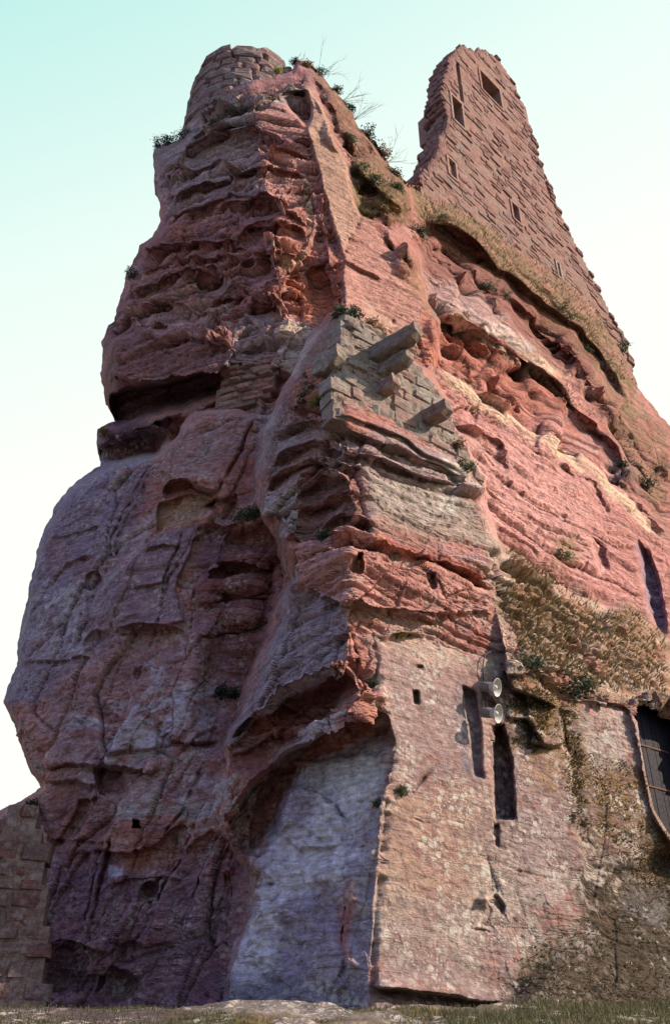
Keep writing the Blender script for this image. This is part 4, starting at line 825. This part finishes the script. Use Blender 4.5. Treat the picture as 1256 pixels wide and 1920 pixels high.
core('masonry_core', TF, tp, wins + [chase], .2, 1.15, MORT_T, tower)
sp_ = course_stones(TF, tp, wins + [chase], (.26, .50), (.35, 1.3), .30, (-.05, .07), 5, .2, 3, .025)
# dressed blocks round the windows
for w in wins:
    (a, c), (b, _), (_, d), _ = w
    B = TF.basis(); g = .16
    fb = bmesh.new()
    for (x0_, x1_, z0_, z1_) in ((a - g, a, c - g * .6, d + g), (b, b + g, c - g * .6, d + g), (a, b, d, d + g * 1.2), (a - .05, b + .05, c - g, c)):
        m_ = Matrix.Translation(TF.at((x0_ + x1_) / 2, (z0_ + z1_) / 2, -.03) - TF.o) @ B.to_4x4() @ Matrix.Diagonal((x1_ - x0_, .20, z1_ - z0_, 1)); bmesh.ops.create_cube(fb, size=1, matrix=m_)
    me = bpy.data.meshes.new('window_frame'); fb.to_mesh(me); fb.free(); me.materials.append(JAMB); o = bpy.data.objects.new('window_frame', me); COL.objects.link(o); o.parent = tower
    wx, wz_ = (b - a) / 2 + .12, (d - c) / 2 + .12; V_ = [tuple(TF.at((a + b) / 2 + sx * wx * k_, (c + d) / 2 + sz * wz_ * k_, dep) - TF.o) for dep, k_ in ((-1.0, 1), (-2.6, .9)) for sx, sz in ((-1, -1), (1, -1), (1, 1), (-1, 1))]
    mesh_from('window_dark_box', V_, [(0,1,5,4), (1,2,6,5), (2,3,7,6), (3,0,4,7), (4,5,6,7)], MORT_T, parent=tower)  # closed box added behind each window so the opening goes dark
# the short return wall at its left foot
RF = Frame(TF.at(TF.hit(831, 262)[0], 0, -.25), -TF.n)
if RF.n.dot(TF.t) > 0: RF.n = -RF.n
rp_ = [RF.hit(*p) for p in [(838,246),(822,257),(806,277),(790,292),(777,312),(772,328),(766,352),(770,376),(790,400),(838,380)]]
_k = 0.0; rp_ = [(max(_k, a_), z_) for a_, z_ in rp_]
core('return_wall_core', RF, rp_, [], .2, .8, MORT_T, tower, -.05); ret = course_stones(RF, rp_, [], (.3, .5), (.35, 1.0), .3, (0, .10), 17, .06)
# its ragged left end: stones of the wall's thickness
EF = Frame(TF.o, -TF.n); ends = []
zt = sorted(set(round(z, 1) for _, z in tp)); r = random.Random(3)
def left_edge(z):
    xs = []
    for i in range(len(tp)):
        (ax, ay), (bx, by) = tp[i], tp[(i + 1) % len(tp)]
        if (ay > z) != (by > z): xs.append((bx - ax) * (z - ay) / (by - ay) + ax)
    return min(xs) if xs else None
def right_edge(z):
    xs = []
    for i in range(len(tp)):
        (ax, ay), (bx, by) = tp[i], tp[(i + 1) % len(tp)]
        if (ay > z) != (by > z): xs.append((bx - ax) * (z - ay) / (by - ay) + ax)
    return max(xs) if xs else None
z = max(0, min(zt)); BB = Matrix((TF.n, TF.t, TF.up)).transposed()
while z < max(zt):
    h = r.uniform(.34, .52); xl = left_edge(z + h / 2); xr = right_edge(z + h / 2)
    if xl is not None:
        y_ = 0
        while y_ < 1.25:
            w = r.uniform(.3, .6); ends.append((BB, TF.at(xl + .05 - r.uniform(0, .22), z + h / 2, -y_ - w / 2), (w, .5, h - .03))); y_ += w
        if r.random() < .4: ends.append((TF.basis(), TF.at(xr - .25 + r.uniform(-.2, .25), z + h / 2, -.2), (r.uniform(.5, .9), .6, h - .04)))
    z += h
place_stones(sp_ + ends + ret, vT, tower)

# --- round masonry at the top of the prow
top = empty('round_wall_stump', pt(452, 150, 25.6) , 'rounded stump of weathered block masonry crowning the left summit', 'wall')
cc = pt(466, 150, 26.0); zb, ztp = 24.0 * 1.555, 24.0 * 1.775; RR = 2.6
sp_ = []; r = random.Random(4); z = zb
while z < ztp:
    h = r.uniform(.46, .62); a = -3.3 + r.uniform(0, .3); rr = RR - .05 * (z - zb) - (.25 if z > ztp - .6 else 0)
    while a < .6:
        w = r.uniform(.7, 1.5); da = w / rr; am = a + da / 2; a += da
        if z > ztp - .7 and r.random() < .25: continue
        for cc_ in (am,):
            n_ = Vector((math.cos(cc_), math.sin(cc_), 0)); t_ = Vector((0, 0, 1)).cross(n_); B = Matrix((t_, -n_, Vector((0, 0, 1)))).transposed()
            sp_.append((B, Vector((cc[0], cc[1], 0)) + n_ * (rr - .1 + r.uniform(-.05, .07)) + Vector((0, 0, z + h / 2)), (w - .05, .6, h - .05)))
    z += h
place_stones(sp_, vP, top)
bm = bmesh.new(); bmesh.ops.create_cone(bm, cap_ends=True, segments=40, radius1=RR - .18, radius2=RR - .5, depth=ztp - zb + 3.5, matrix=Matrix.Translation(Vector((cc[0], cc[1], (zb + ztp) / 2 - 1.9)) - top.location))
me = bpy.data.meshes.new('masonry_core'); bm.to_mesh(me); bm.free(); me.materials.append(MORT_G); o = bpy.data.objects.new('masonry_core', me); COL.objects.link(o); o.parent = top

# --- masonry on top of the buttress
def plane_frame(pl, u, v, out):
    n = Vector(pl[0]).normalized(); n = n if n.dot(Vector(ray(u, v))) < 0 else -n
    p = Vector(plane_at(pl, u, v)); t = Vector((0, 0, 1)).cross(n); t.z = 0; f = Frame(p, t); f.o = p + f.n * out; return f
BF = plane_frame(BR, 720, 740, .10); bp_ = [BF.hit(*p) for p in MR]
but = empty('buttress_wall', BF.o, 'remnant of grey lichen-covered wall with corbels, seated on top of the buttress', 'wall')
sp_ = course_stones(BF, bp_, [], (.20, .42), (.25, .95), .45, (-.09, .03), 8, .16, 5, .015)
LFm = plane_frame(BL, 600, 690, .12); lp_ = [LFm.hit(*p) for p in ML]
sp_ += course_stones(LFm, lp_, [], (.12, .26), (.4, 1.3), .4, (-.22, -.06), 9, .08, 5, .01)
place_stones(sp_, vG, but)
core('masonry_core', BF, bp_, [], .12, .5, MORT_G, but, -.03, .10); core('side_core', LFm, lp_, [], .15, .4, MORT_G, but, -.12)

# --- small dry-laid stack left of it
sT = Vector(on_rock(470, 715)[0]); sF = Frame(sT, Vector((.93, -.30, 0))); sF.o = sT + sF.n * .45
SPp = [(410,768),(398,752),(418,700),(424,688),(446,680),(512,666),(520,690),(500,742),(440,757)]; s_p = [sF.hit(*p) for p in SPp]
stack = empty('rubble_stack', sF.o, 'small patch of thin flat red stones plugging the cleft left of the buttress top', 'wall')
place_stones(course_stones(sF, s_p, [], (.13, .22), (.35, .95), .5, (-.12, .10), 12, .03, 6), vR, stack); core('masonry_core', sF, s_p, [], .12, .5, MORT_B, stack, -.12)

# --- masonry at the lower left corner
WF = Frame(pt(40, 1700, 17.6), Vector((.97, .24, 0))); WPp = [(-240,1540),(-60,1524),(4,1532),(14,1514),(66,1512),(74,1560),(84,1600),(88,1700),(84,1800),(80,1960),(-260,1960)]; w_p = [WF.hit(*p) for p in WPp]
lw = empty('corner_wall', WF.o, 'old wall of large worn brown blocks at the lower left corner', 'wall')
place_stones(course_stones(WF, w_p, [], (.22, .44), (.25, .8), .5, (-.05, .02), 14, .06, 4, .03), vB, lw); core('masonry_core', WF, w_p, [], .14, 1.6, MORT_B, lw, -.03, .09)

# ------------------------------------------------------------------ corbels
def rough_block(name, length, w, h, mat, seed, chamfer=.35):
    """a long hewn stone whose lower front edge is rounded off; runs along local -y"""
    nx, nz, ny = 6, 6, max(4, int(length / .14)); r = random.Random(seed); V_, F_, ids = [], [], {}
    def key(i, j, k):
        if (i, j, k) not in ids:
            x, y, z = (i / nx - .5) * w, -(j / ny) * length, (k / nz - .5) * h
            f = max(0, 1 - (length + y) / (chamfer * h)); 
            if k < nz / 2: y += f * 0 ; z += max(0, (1 - (length + y) / (chamfer * h * 1.4))) ** 2 * h * .38 * (1 - 2 * k / nz)
            e_ = .06 * w; 
            if i in (0, nx) and k in (0, nz): x *= .93; z *= .93
            n_ = perlin(x * 5 + seed, y * 5, z * 5) * .05
            ids[(i, j, k)] = len(V_); V_.append((x + n_, y + perlin(x * 4, z * 4, seed) * .03, z + perlin(z * 5, x * 5, y * 5 + seed) * .03))
        return ids[(i, j, k)]
    for i in range(nx):
        for j in range(ny):
            F_.append((key(i,j,0), key(i,j+1,0), key(i+1,j+1,0), key(i+1,j,0))); F_.append((key(i,j,nz), key(i+1,j,nz), key(i+1,j+1,nz), key(i,j+1,nz)))
    for k in range(nz):
        for j in range(ny):
            F_.append((key(0,j,k), key(0,j,k+1), key(0,j+1,k+1), key(0,j+1,k))); F_.append((key(nx,j,k), key(nx,j+1,k), key(nx,j+1,k+1), key(nx,j,k+1)))
        for i in range(nx):
            F_.append((key(i,ny,k), key(i,ny,k+1), key(i+1,ny,k+1), key(i+1,ny,k))); F_.append((key(i,0,k), key(i+1,0,k), key(i+1,0,k+1), key(i,0,k+1)))
    return mesh_from(name, V_, F_, mat)
CORB = rock_material('corbel_stone', .6, .93, (.235, .18, .165), 0.6)
cdir = Vector((.76, -.65, 0)).normalized()
for (u, v, L, w, h, lab) in ((784, 620, 1.55, .44, .56, 'longest grey stone corbel, topmost, jutting far out over the buttress wall'),
                             (768, 668, 1.0, .42, .46, 'short red-ended corbel directly beneath the longest one'),
                             (744, 716, .55, .42, .50, 'lowest corbel of the three stacked ones, barely projecting'),
                             (842, 764, .75, .46, .50, 'single corbel standing apart at the right edge of the buttress wall'),
                             (640, 666, .30, .42, .78, 'hewn block projecting at the left corner of the buttress wall')):
    au, av = u, v
    for _ in range(6):
        a0 = Vector(plane_at(BR, au, av)); q_ = project(a0 + cdir * L); au -= q_[0] - u; av -= q_[1] - v
    o = rough_block('stone_corbel', L + .5, w * .84, h * .8, CORB, u); o.matrix_world = Matrix.Translation(a0 - cdir * .5) @ Matrix((cdir.cross(Vector((0,0,1))) * -1, -cdir, Vector((0, 0, 1)))).transposed().to_4x4()
    tag(o, lab, 'corbel', 'stone corbels on the buttress wall')

# ------------------------------------------------------------------ arched door
DF = plane_frame(BR, 1240, 1450, -.72)
door = empty('arched_door', DF.at(*DF.hit(1250, 1560)), 'dark blue-black arched plank door deep in the mossy wall at the right edge', 'door')
DMAT = flat_material('door_wood', (.006, .006, .018), .6, .5, 9.0, .3); IRON = flat_material('rusty_iron', (.10, .04, .03), .7, .4, 20)
x0_, zb_ = DF.hit(1222, 1545); xl, zt_ = DF.hit(1215, 1318); x0_ = min(x0_, xl) - .05; wd = 2.3; zb_ -= .5; spring = zt_ - wd / 2 * .9
k = 0
while k * .17 < wd:
    xa = x0_ + k * .17; xm = (xa + .085 - x0_ - wd / 2) / (wd / 2); ht = spring + math.sqrt(max(0, 1 - xm * xm)) * wd / 2 * .95 - zb_
    bm = bmesh.new(); bmesh.ops.create_cube(bm, size=1, matrix=Matrix.Translation(DF.at(xa + .085, zb_ + ht / 2, rnd.uniform(-.012, .012)) - door.location) @ DF.basis().to_4x4() @ Matrix.Diagonal((.155, .06, ht, 1)))
    me = bpy.data.meshes.new('plank'); bm.to_mesh(me); bm.free(); me.materials.append(DMAT); o = bpy.data.objects.new('plank', me); COL.objects.link(o); o.parent = door; k += 1
for (u, v) in ((1225, 1405), (1235, 1480)):
    _, zz = DF.hit(u, v); bm = bmesh.new(); bmesh.ops.create_cube(bm, size=1, matrix=Matrix.Translation(DF.at(x0_ + .6, zz, .045) - door.location) @ DF.basis().to_4x4() @ Matrix.Diagonal((1.2, .02, .045, 1)))
    me = bpy.data.meshes.new('strap_hinge'); bm.to_mesh(me); bm.free(); me.materials.append(IRON); o = bpy.data.objects.new('strap_hinge', me); COL.objects.link(o); o.parent = door

# ------------------------------------------------------------------ loudspeakers
HORN = flat_material('horn_paint', (.42, .43, .42), .45, .12, 10.0, 0, 0, .5); HDARK = flat_material('horn_body', (.16, .15, .15), .5, .2, 10.0)
def lathe(name, prof, mat, parent, seg=28):
    V_, F_ = [], []
    for j, (y, r_) in enumerate(prof):
        for i in range(seg): V_.append((r_ * math.cos(2 * math.pi * i / seg), y, r_ * math.sin(2 * math.pi * i / seg)))
    for j in range(len(prof) - 1):
        for i in range(seg): n_ = (i + 1) % seg; F_.append((j*seg+i, j*seg+n_, (j+1)*seg+n_, (j+1)*seg+i))
    o = mesh_from(name, V_, F_, mat, smooth=True); o.parent = parent; return o
def tube(name, pts, rad, mat, parent=None, seg=6, taper=None):
    V_, F_ = [], []; pts = [Vector(p) for p in pts]
    for i, p in enumerate(pts):
        d = (pts[min(i + 1, len(pts) - 1)] - pts[max(i - 1, 0)]).normalized(); a = d.orthogonal().normalized(); b = d.cross(a); r_ = rad if taper is None else rad * (1 - taper * i / (len(pts) - 1))
        for k in range(seg): V_.append(tuple(p + (a * math.cos(2*math.pi*k/seg) + b * math.sin(2*math.pi*k/seg)) * r_))
    for i in range(len(pts) - 1):
        for k in range(seg): n_ = (k + 1) % seg; F_.append((i*seg+k, i*seg+n_, (i+1)*seg+n_, (i+1)*seg+k))
    return mesh_from(name, V_, F_, mat, parent=parent, smooth=True)
hd = Vector((.80, -.52, -.28)).normalized()
for (u, v, lab) in ((931, 1289, 'upper grey horn loudspeaker bolted to the rock beside the dark niche'), (933, 1338, 'lower grey horn loudspeaker just above the dark niche')):
    base, _ = on_rock(905, v, 0); Yd = base.y - .55; m_ = Vector(pt(u, v, Yd))
    h = empty('loudspeaker', m_, lab, 'loudspeaker', 'horn loudspeakers on the rock'); h.rotation_euler = hd.to_track_quat('-Y', 'Z').to_euler()
    lathe('horn', [(.0, .190), (-.012, .196), (-.016, .188), (.0, .176), (.06, .118), (.14, .082), (.25, .064), (.25, .075), (.10, .105), (.03, .155), (.0, .190)], HORN, h)
    lathe('inner_reflector', [(-.002, 0.0), (.0, .03), (.04, .052), (.10, .056), (.2, .03)], HORN, h)
    lathe('driver', [(.14, .085), (.15, .105), (.34, .105), (.37, .08), (.37, 0)], HDARK, h)
    b_ = h.matrix_basis.inverted() @ (base - Vector((0, 0, .02))); tube('bracket', [(0, .26, 0), (0, .26, .13), (b_.x * .5, .3, .13), tuple(b_)], .018, IRON, h)
BLK = flat_material('cable_sheath', (.05, .05, .06), .6, .2)
cp = []
for (u, v) in ((903,1330),(902,1300),(898,1262),(899,1238),(905,1226),(918,1222),(935,1224),(952,1229),(968,1229),(980,1222),(988,1208)):
    cp.append(on_rock(u, v, .10)[0])
def smooth_path(p, n=3):
    for _ in range(n): p = [p[0]] + [q for i in range(len(p) - 1) for q in ((p[i] * .75 + p[i+1] * .25), (p[i] * .25 + p[i+1] * .75))] + [p[-1]]
    return p
cb = tube('cable', smooth_path(cp), .014, BLK); tag(cb, 'thin dark cable looping over the rock above the loudspeakers', 'cable')

# ------------------------------------------------------------------ plants
def leaf_material(name, col, var=.5):
    m = flat_material(name, col, .6, var, 3.0, 0, 0, .3); t = m.node_tree; b = t.nodes['Principled BSDF']
    tr = N(t, 'ShaderNodeBsdfTranslucent'); tr.inputs[0].default_value = (*[min(1, c * 1.4) for c in col], 1); mx = N(t, 'ShaderNodeMixShader'); mx.inputs[0].default_value = .3
    t.links.new(b.outputs[0], mx.inputs[1]); t.links.new(tr.outputs[0], mx.inputs[2]); t.links.new(mx.outputs[0], t.nodes['Material Output'].inputs[0]); return m
LG, LD, LY, LB = leaf_material('leaf_green', (.06, .085, .04)), leaf_material('leaf_dark', (.03, .05, .025)), leaf_material('leaf_yellow_green', (.24, .26, .06)), leaf_material('leaf_brown', (.17, .10, .045))
STEM = flat_material('bark', (.08, .055, .04), .9, .3)
def leaf_cloud(n, size, seed, flat=.8):
    r = np.random.RandomState(seed); k = max(3, n // 26); cen = r.normal(size=(k, 3)); cen /= np.linalg.norm(cen, axis=1)[:, None]; cen *= r.uniform(.2, .85, (k, 1)); cen[:, 2] = np.abs(cen[:, 2]) * flat + .15
    c = cen[r.randint(0, k, n)] + r.normal(size=(n, 3)) * .14
    a = r.normal(size=(n, 3)); a /= np.linalg.norm(a, axis=1)[:, None]; b = np.cross(a, r.normal(size=(n, 3))); b /= np.linalg.norm(b, axis=1)[:, None]; s_ = size * r.uniform(.6, 1.4, (n, 1))
    V_ = np.stack([c, c + a * s_ * .6 + b * s_ * .3, c + a * s_ * 1.2, c + a * s_ * .6 - b * s_ * .3], 1).reshape(-1, 3); return V_, np.arange(4 * n).reshape(-1, 4), cen
_cache = {}
def shrub(u, v, size, mat, label, n=640, group=None, leaf=.12, off=.0, cat='shrub', droop=0.0):
    p, nn = on_rock(u, v, off); e_ = empty('shrub', p, label, cat, group); size *= .85; e_.scale = (size, size, size); e_.rotation_euler = (0, droop, rnd.uniform(0, 6.28))
    kx = (rnd.randint(0, 3), mat.name, n, leaf)
    if kx not in _cache:
        V_, F_, cen = leaf_cloud(n, leaf, hash(kx[:1]) % 999 + n); f = mesh_from('foliage', V_, F_, mat); st_ = []
        V2, F2 = [], []
        for c in cen[:10]:
            s_ = len(V2); c = Vector(c); q_ = [Vector((0, 0, -.25)), c * .5 + Vector((0, 0, .05)), c]
            for i, q in enumerate(q_):
                for kk in range(4): V2.append((q.x + .022 * (1 - i * .4) * math.cos(kk * 1.571), q.y + .022 * (1 - i * .4) * math.sin(kk * 1.571), q.z))
            for i in range(2):
                for kk in range(4): F2.append((s_+i*4+kk, s_+i*4+(kk+1)%4, s_+i*4+4+(kk+1)%4, s_+i*4+4+kk))
        st = mesh_from('branch', V2, F2, STEM); _cache[kx] = (f.data, st.data); f.parent = e_; st.parent = e_
    else:
        for nm, me in zip(('foliage', 'branch'), _cache[kx]): o = bpy.data.objects.new(nm, me); COL.objects.link(o); o.parent = e_
    return e_
for (u, v, s_, m_, lab) in (
    (404,108,.45,LD,'dark tuft on the left shoulder of the round summit wall'), (455,92,.55,LB,'brown bush on the very top of the left summit'), (498,100,.45,LD,'low dark bush in the middle of the summit wall top'),
    (530,102,.40,LD,'dark bush near the right end of the summit wall top'), (520,132,.50,LY,'bright yellow-green bush on the summit wall'), (362,200,.55,LG,'bush sticking out at the left foot of the summit wall'),
    (312,268,.75,LG,'green bush on the sharp left shoulder of the prow'), (340,256,.6,LD,'dark bush behind the left shoulder of the prow'), (296,275,.4,LD,'small dark tuft at the outermost tip of the left shoulder'),
    (400,232,.35,LG,'low green plant on a bedding shelf below the summit wall'), (243,515,.6,LD,'dark ivy patch on the left outline of the prow'), (190,812,.35,LB,'dry tuft at the tip of the dark ledge slab'),
    (575,122,.5,LB,'brown bush at the start of the ragged crest'), (600,140,.6,LD,'dark bush on the upper ragged crest'), (628,172,.5,LG,'green bush on the crest outline beside bare twigs'), (655,205,.5,LD,'dark bush halfway down the ragged crest'),
    (690,262,.9,LD,'large dark bush on the lower ragged crest'), (715,292,.8,LB,'brown heather bush on the lower ragged crest'), (740,325,.7,LD,'dark rounded bush at the saddle'), (660,265,.7,LD,'dark ivy hanging in the crest hollow'), (672,330,.8,LG,'green ivy carpet beside the smooth strip'),
    (700,345,.7,LD,'dark ivy on the crest boulder'), (745,350,.5,LG,'green plants on the boulder below the saddle'), (840,402,.6,LD,'dark bush at the foot of the tower wall'), (785,440,.7,LD,'dark ivy in the gully below the saddle'), (925,528,.9,LG,'bright green fern cluster under the tower foot'),
    (950,555,.6,LG,'lower green fern cluster beside the pale bulge'), (1055,578,.8,LG,'green bush on the shelf at the tower foot'), (1075,600,.6,LD,'dark bush below the shelf at the tower foot'), (1165,655,.9,LD,'dark bush standing out on the right skyline'), (1110,650,.5,LG,'small green plant near the right skyline'),
    (640,600,.50,LD,'dark bush on the top left corner of the buttress wall'), (660,597,.45,LD,'dark bush on the buttress top behind the corner block'), (690,612,.40,LB,'dry brown tuft on the buttress top'), (708,625,.35,LB,'dry tuft beside the root of the longest corbel'),
    (575,735,.55,LG,'green bush in the corner left of the buttress wall'), (590,745,.4,LY,'yellow-green bush in the corner left of the buttress wall'), (555,750,.5,LD,'dark bush below the sloping side of the buttress wall'),
    (470,972,.50,LG,'blue-green fern tuft in the cleft left of the buttress'), (445,974,.45,LG,'blue-green fern tuft on the ledge in the deep cleft'), (455,640,.30,LY,'pale climbing plant on the pillar under the overhang'),
    (602,1000,.30,LD,'dark tuft on the notch above the pink block'), (745,1195,.26,LY,'yellow tuft under the small ledge of the buttress'), (768,1192,.22,LG,'green tuft beside the yellow one on the small ledge'), (708,1272,.20,LG,'small green plant above the rock nose'),
    (752,1490,.24,LG,'green plant at the end of the slanting crack'), (712,1514,.2,LG,'small moss cushion at the corner of the grey slab'), (425,1310,.5,LD,'dark plant deep in the shaded cleft'),
    (870,880,.4,LG,'plant in the groove at the right edge of the buttress top'), (855,845,.4,LB,'dry plant in the groove beside the lone corbel'), (1060,1040,.5,LG,'green patch at the foot of the pink back wall'),
    (985,1255,.6,LD,'dark tuft above the loudspeakers'), (1090,1290,.9,LD,'dark bushy growth over the mossy wall'), (1225,905,.9,LD,'dark bush by the boulder on the back wall'), (1165,862,.5,LD,'dark growth on top of the boulder'), (60,1512,.35,LD,'dark tuft on top of the lower left wall'), (10,1640,.3,LG,'plant growing from the lower left wall')):
    shrub(u, v, s_, m_, lab, leaf=.12 if s_ > .5 else .16)
def twigs(u, v, size, lab, lean, seed):
    p, _ = on_rock(u, v, 0); e_ = empty('bare_shrub', p, lab, 'shrub', 'leafless shrubs on the crest'); r = random.Random(seed)
    for k in range(7):
        d = Vector((lean + r.uniform(-.5, .6), r.uniform(-.4, .4), r.uniform(.5, 1.0))).normalized(); pts = [Vector((0, 0, -.2))]
        for i in range(6): d = (d + Vector((r.uniform(-.18, .22), r.uniform(-.15, .15), r.uniform(-.12, .12)))).normalized(); pts.append(pts[-1] + d * size / 6)
        tube('twig', pts, .011, STEM, e_, 3, .8)
        for m_ in range(3):
            i = r.randint(2, 5); d2 = (d + Vector((r.uniform(-.8, .8), r.uniform(-.5, .5), r.uniform(-.3, .6)))).normalized(); tube('twig', [pts[i], pts[i] + d2 * size * .18, pts[i] + d2 * size * .34 + Vector((0, 0, .05))], .007, STEM, e_, 3, .8)
twigs(592,135,1.9,'leafless twigs leaning right from the upper crest',.7,1); twigs(640,185,1.6,'short bare twigs on the middle crest',.4,2); twigs(662,220,1.7,'bare upright twigs above the crest hollow',.3,3)
twigs(722,300,2.0,'bare twigs fanning out near the saddle',.6,4); twigs(545,112,.7,'thin bare twigs on the summit wall',.3,5); twigs(1170,640,1.4,'thin twigs sticking out of the right skyline',1.0,6)

# grass: blades spread over the ledges that carry turf
def grass(name, label, mats, regions, count, length, seed, lean=.25):
    r = np.random.RandomState(seed); pts_, nrm = [], []
    for poly, share in regions:
        m = sdist(U, V, poly) > 0; m &= MASK; ii = np.argwhere(m); w = np.linalg.norm(np.cross(np.gradient(P, axis=1)[m], np.gradient(P, axis=0)[m]), axis=-1) if False else None
        pk = ii[r.randint(0, len(ii), int(count * share))]; cl_ = n2[pk[:, 0], pk[:, 1]] + .6 * n3[pk[:, 0], pk[:, 1]]; pk = pk[cl_ > -.15]
        pts_.append(P[pk[:, 0], pk[:, 1]] + r.normal(size=(len(pk), 3)) * .03); nrm.append(NB[pk[:, 0], pk[:, 1]])
    p = np.concatenate(pts_); n = np.concatenate(nrm); k = len(p)
    d = np.stack([r.normal(size=k) * lean, r.normal(size=k) * lean, np.ones(k)], 1) + n * .55; d /= np.linalg.norm(d, axis=1)[:, None]
    L = length * r.uniform(.4, 1.3, (k, 1)); a = np.cross(d, r.normal(size=(k, 3))); a /= np.linalg.norm(a, axis=1)[:, None]; bend = n * L * .5 - np.array([0, 0, 1]) * L * .25; wd_ = .010 + .012 * r.rand(k, 1)
    V_ = np.stack([p - a * wd_, p + a * wd_, p + d * L * .6 + a * wd_ * .7, p + d * L + bend], 1).reshape(-1, 3)
    o = mesh_from(name, V_, np.arange(4 * k).reshape(-1, 4), mats); o['kind'] = 'stuff'; tag(o, label, 'grass'); return o
GRS, GRG, MOS = leaf_material('dry_grass', (.13, .095, .045), .5), leaf_material('green_grass', (.085, .085, .04), .6), leaf_material('moss_tuft', (.075, .06, .03), .4)
grass('dry_grass', 'dry yellow-brown grass on the sloping terrace and crest ledges', GRS, [([(932,1020),(1060,1090),(1256,1190),(1256,1310),(1060,1262),(985,1230),(945,1130)], .55), ([(775,352),(860,385),(960,455),(1070,530),(1120,590),(1190,720),(1150,690),(1040,590),(900,475),(800,410)], .6), ([(380,188),(548,138),(560,152),(380,214)], .06), ([(660,290),(760,350),(760,390),(680,400)], .05), ([(1000,660),(1256,860),(1256,900),(1080,740)], .04)], 8000, .15, 1, .6)
grass('green_grass', 'green grass mixed into the terrace and ledges', GRG, [([(932,1020),(1060,1090),(1256,1190),(1256,1310),(1060,1262),(985,1230),(945,1130)], .5), ([(800,352),(960,455),(1120,590),(1190,720),(1150,690),(1040,590),(900,480),(800,390)], .35), ([(640,280),(760,345),(770,400),(690,400)], .15)], 2200, .12, 2, .6)
grass('moss_and_grass', 'brown moss and short grass on the lower right wall', MOS, [(q, .2) for q, _ in MO], 16000, .05, 3, .8)
r_ = np.random.RandomState(5); k = 42000
gxp = r_.uniform(-6, 9, k); gyp = r_.uniform(9.5, 16.2, k); ci = np.clip(np.searchsorted(gx, gxp), 0, len(gx) - 1); cj = np.clip(np.searchsorted(gy, gyp), 0, len(gy) - 1)
ok = (slab[cj, ci] < .4) | (gxp > 2.6); ok &= (gn[cj, ci] > -.5); gxp, gyp = gxp[ok], gyp[ok]; p = np.stack([gxp, gyp, GZ[cj, ci][ok]], 1); k = len(p)
d = np.stack([r_.normal(size=k) * .35, r_.normal(size=k) * .35, np.ones(k)], 1); d /= np.linalg.norm(d, axis=1)[:, None]; L = (.04 + .07 * sstep(0, 3, gxp)[:, None]) * r_.uniform(.5, 1.6, (k, 1)); a = np.cross(d, r_.normal(size=(k, 3))); a /= np.linalg.norm(a, axis=1)[:, None]
V_ = np.stack([p - a * .006, p + a * .006, p + d * L * .6 + a * .005, p + d * L], 1).reshape(-1, 3); o = mesh_from('meadow_grass', V_, np.arange(4 * k).reshape(-1, 4), GRG); o['kind'] = 'stuff'; tag(o, 'green and brown grass growing along the foot of the rock', 'grass')
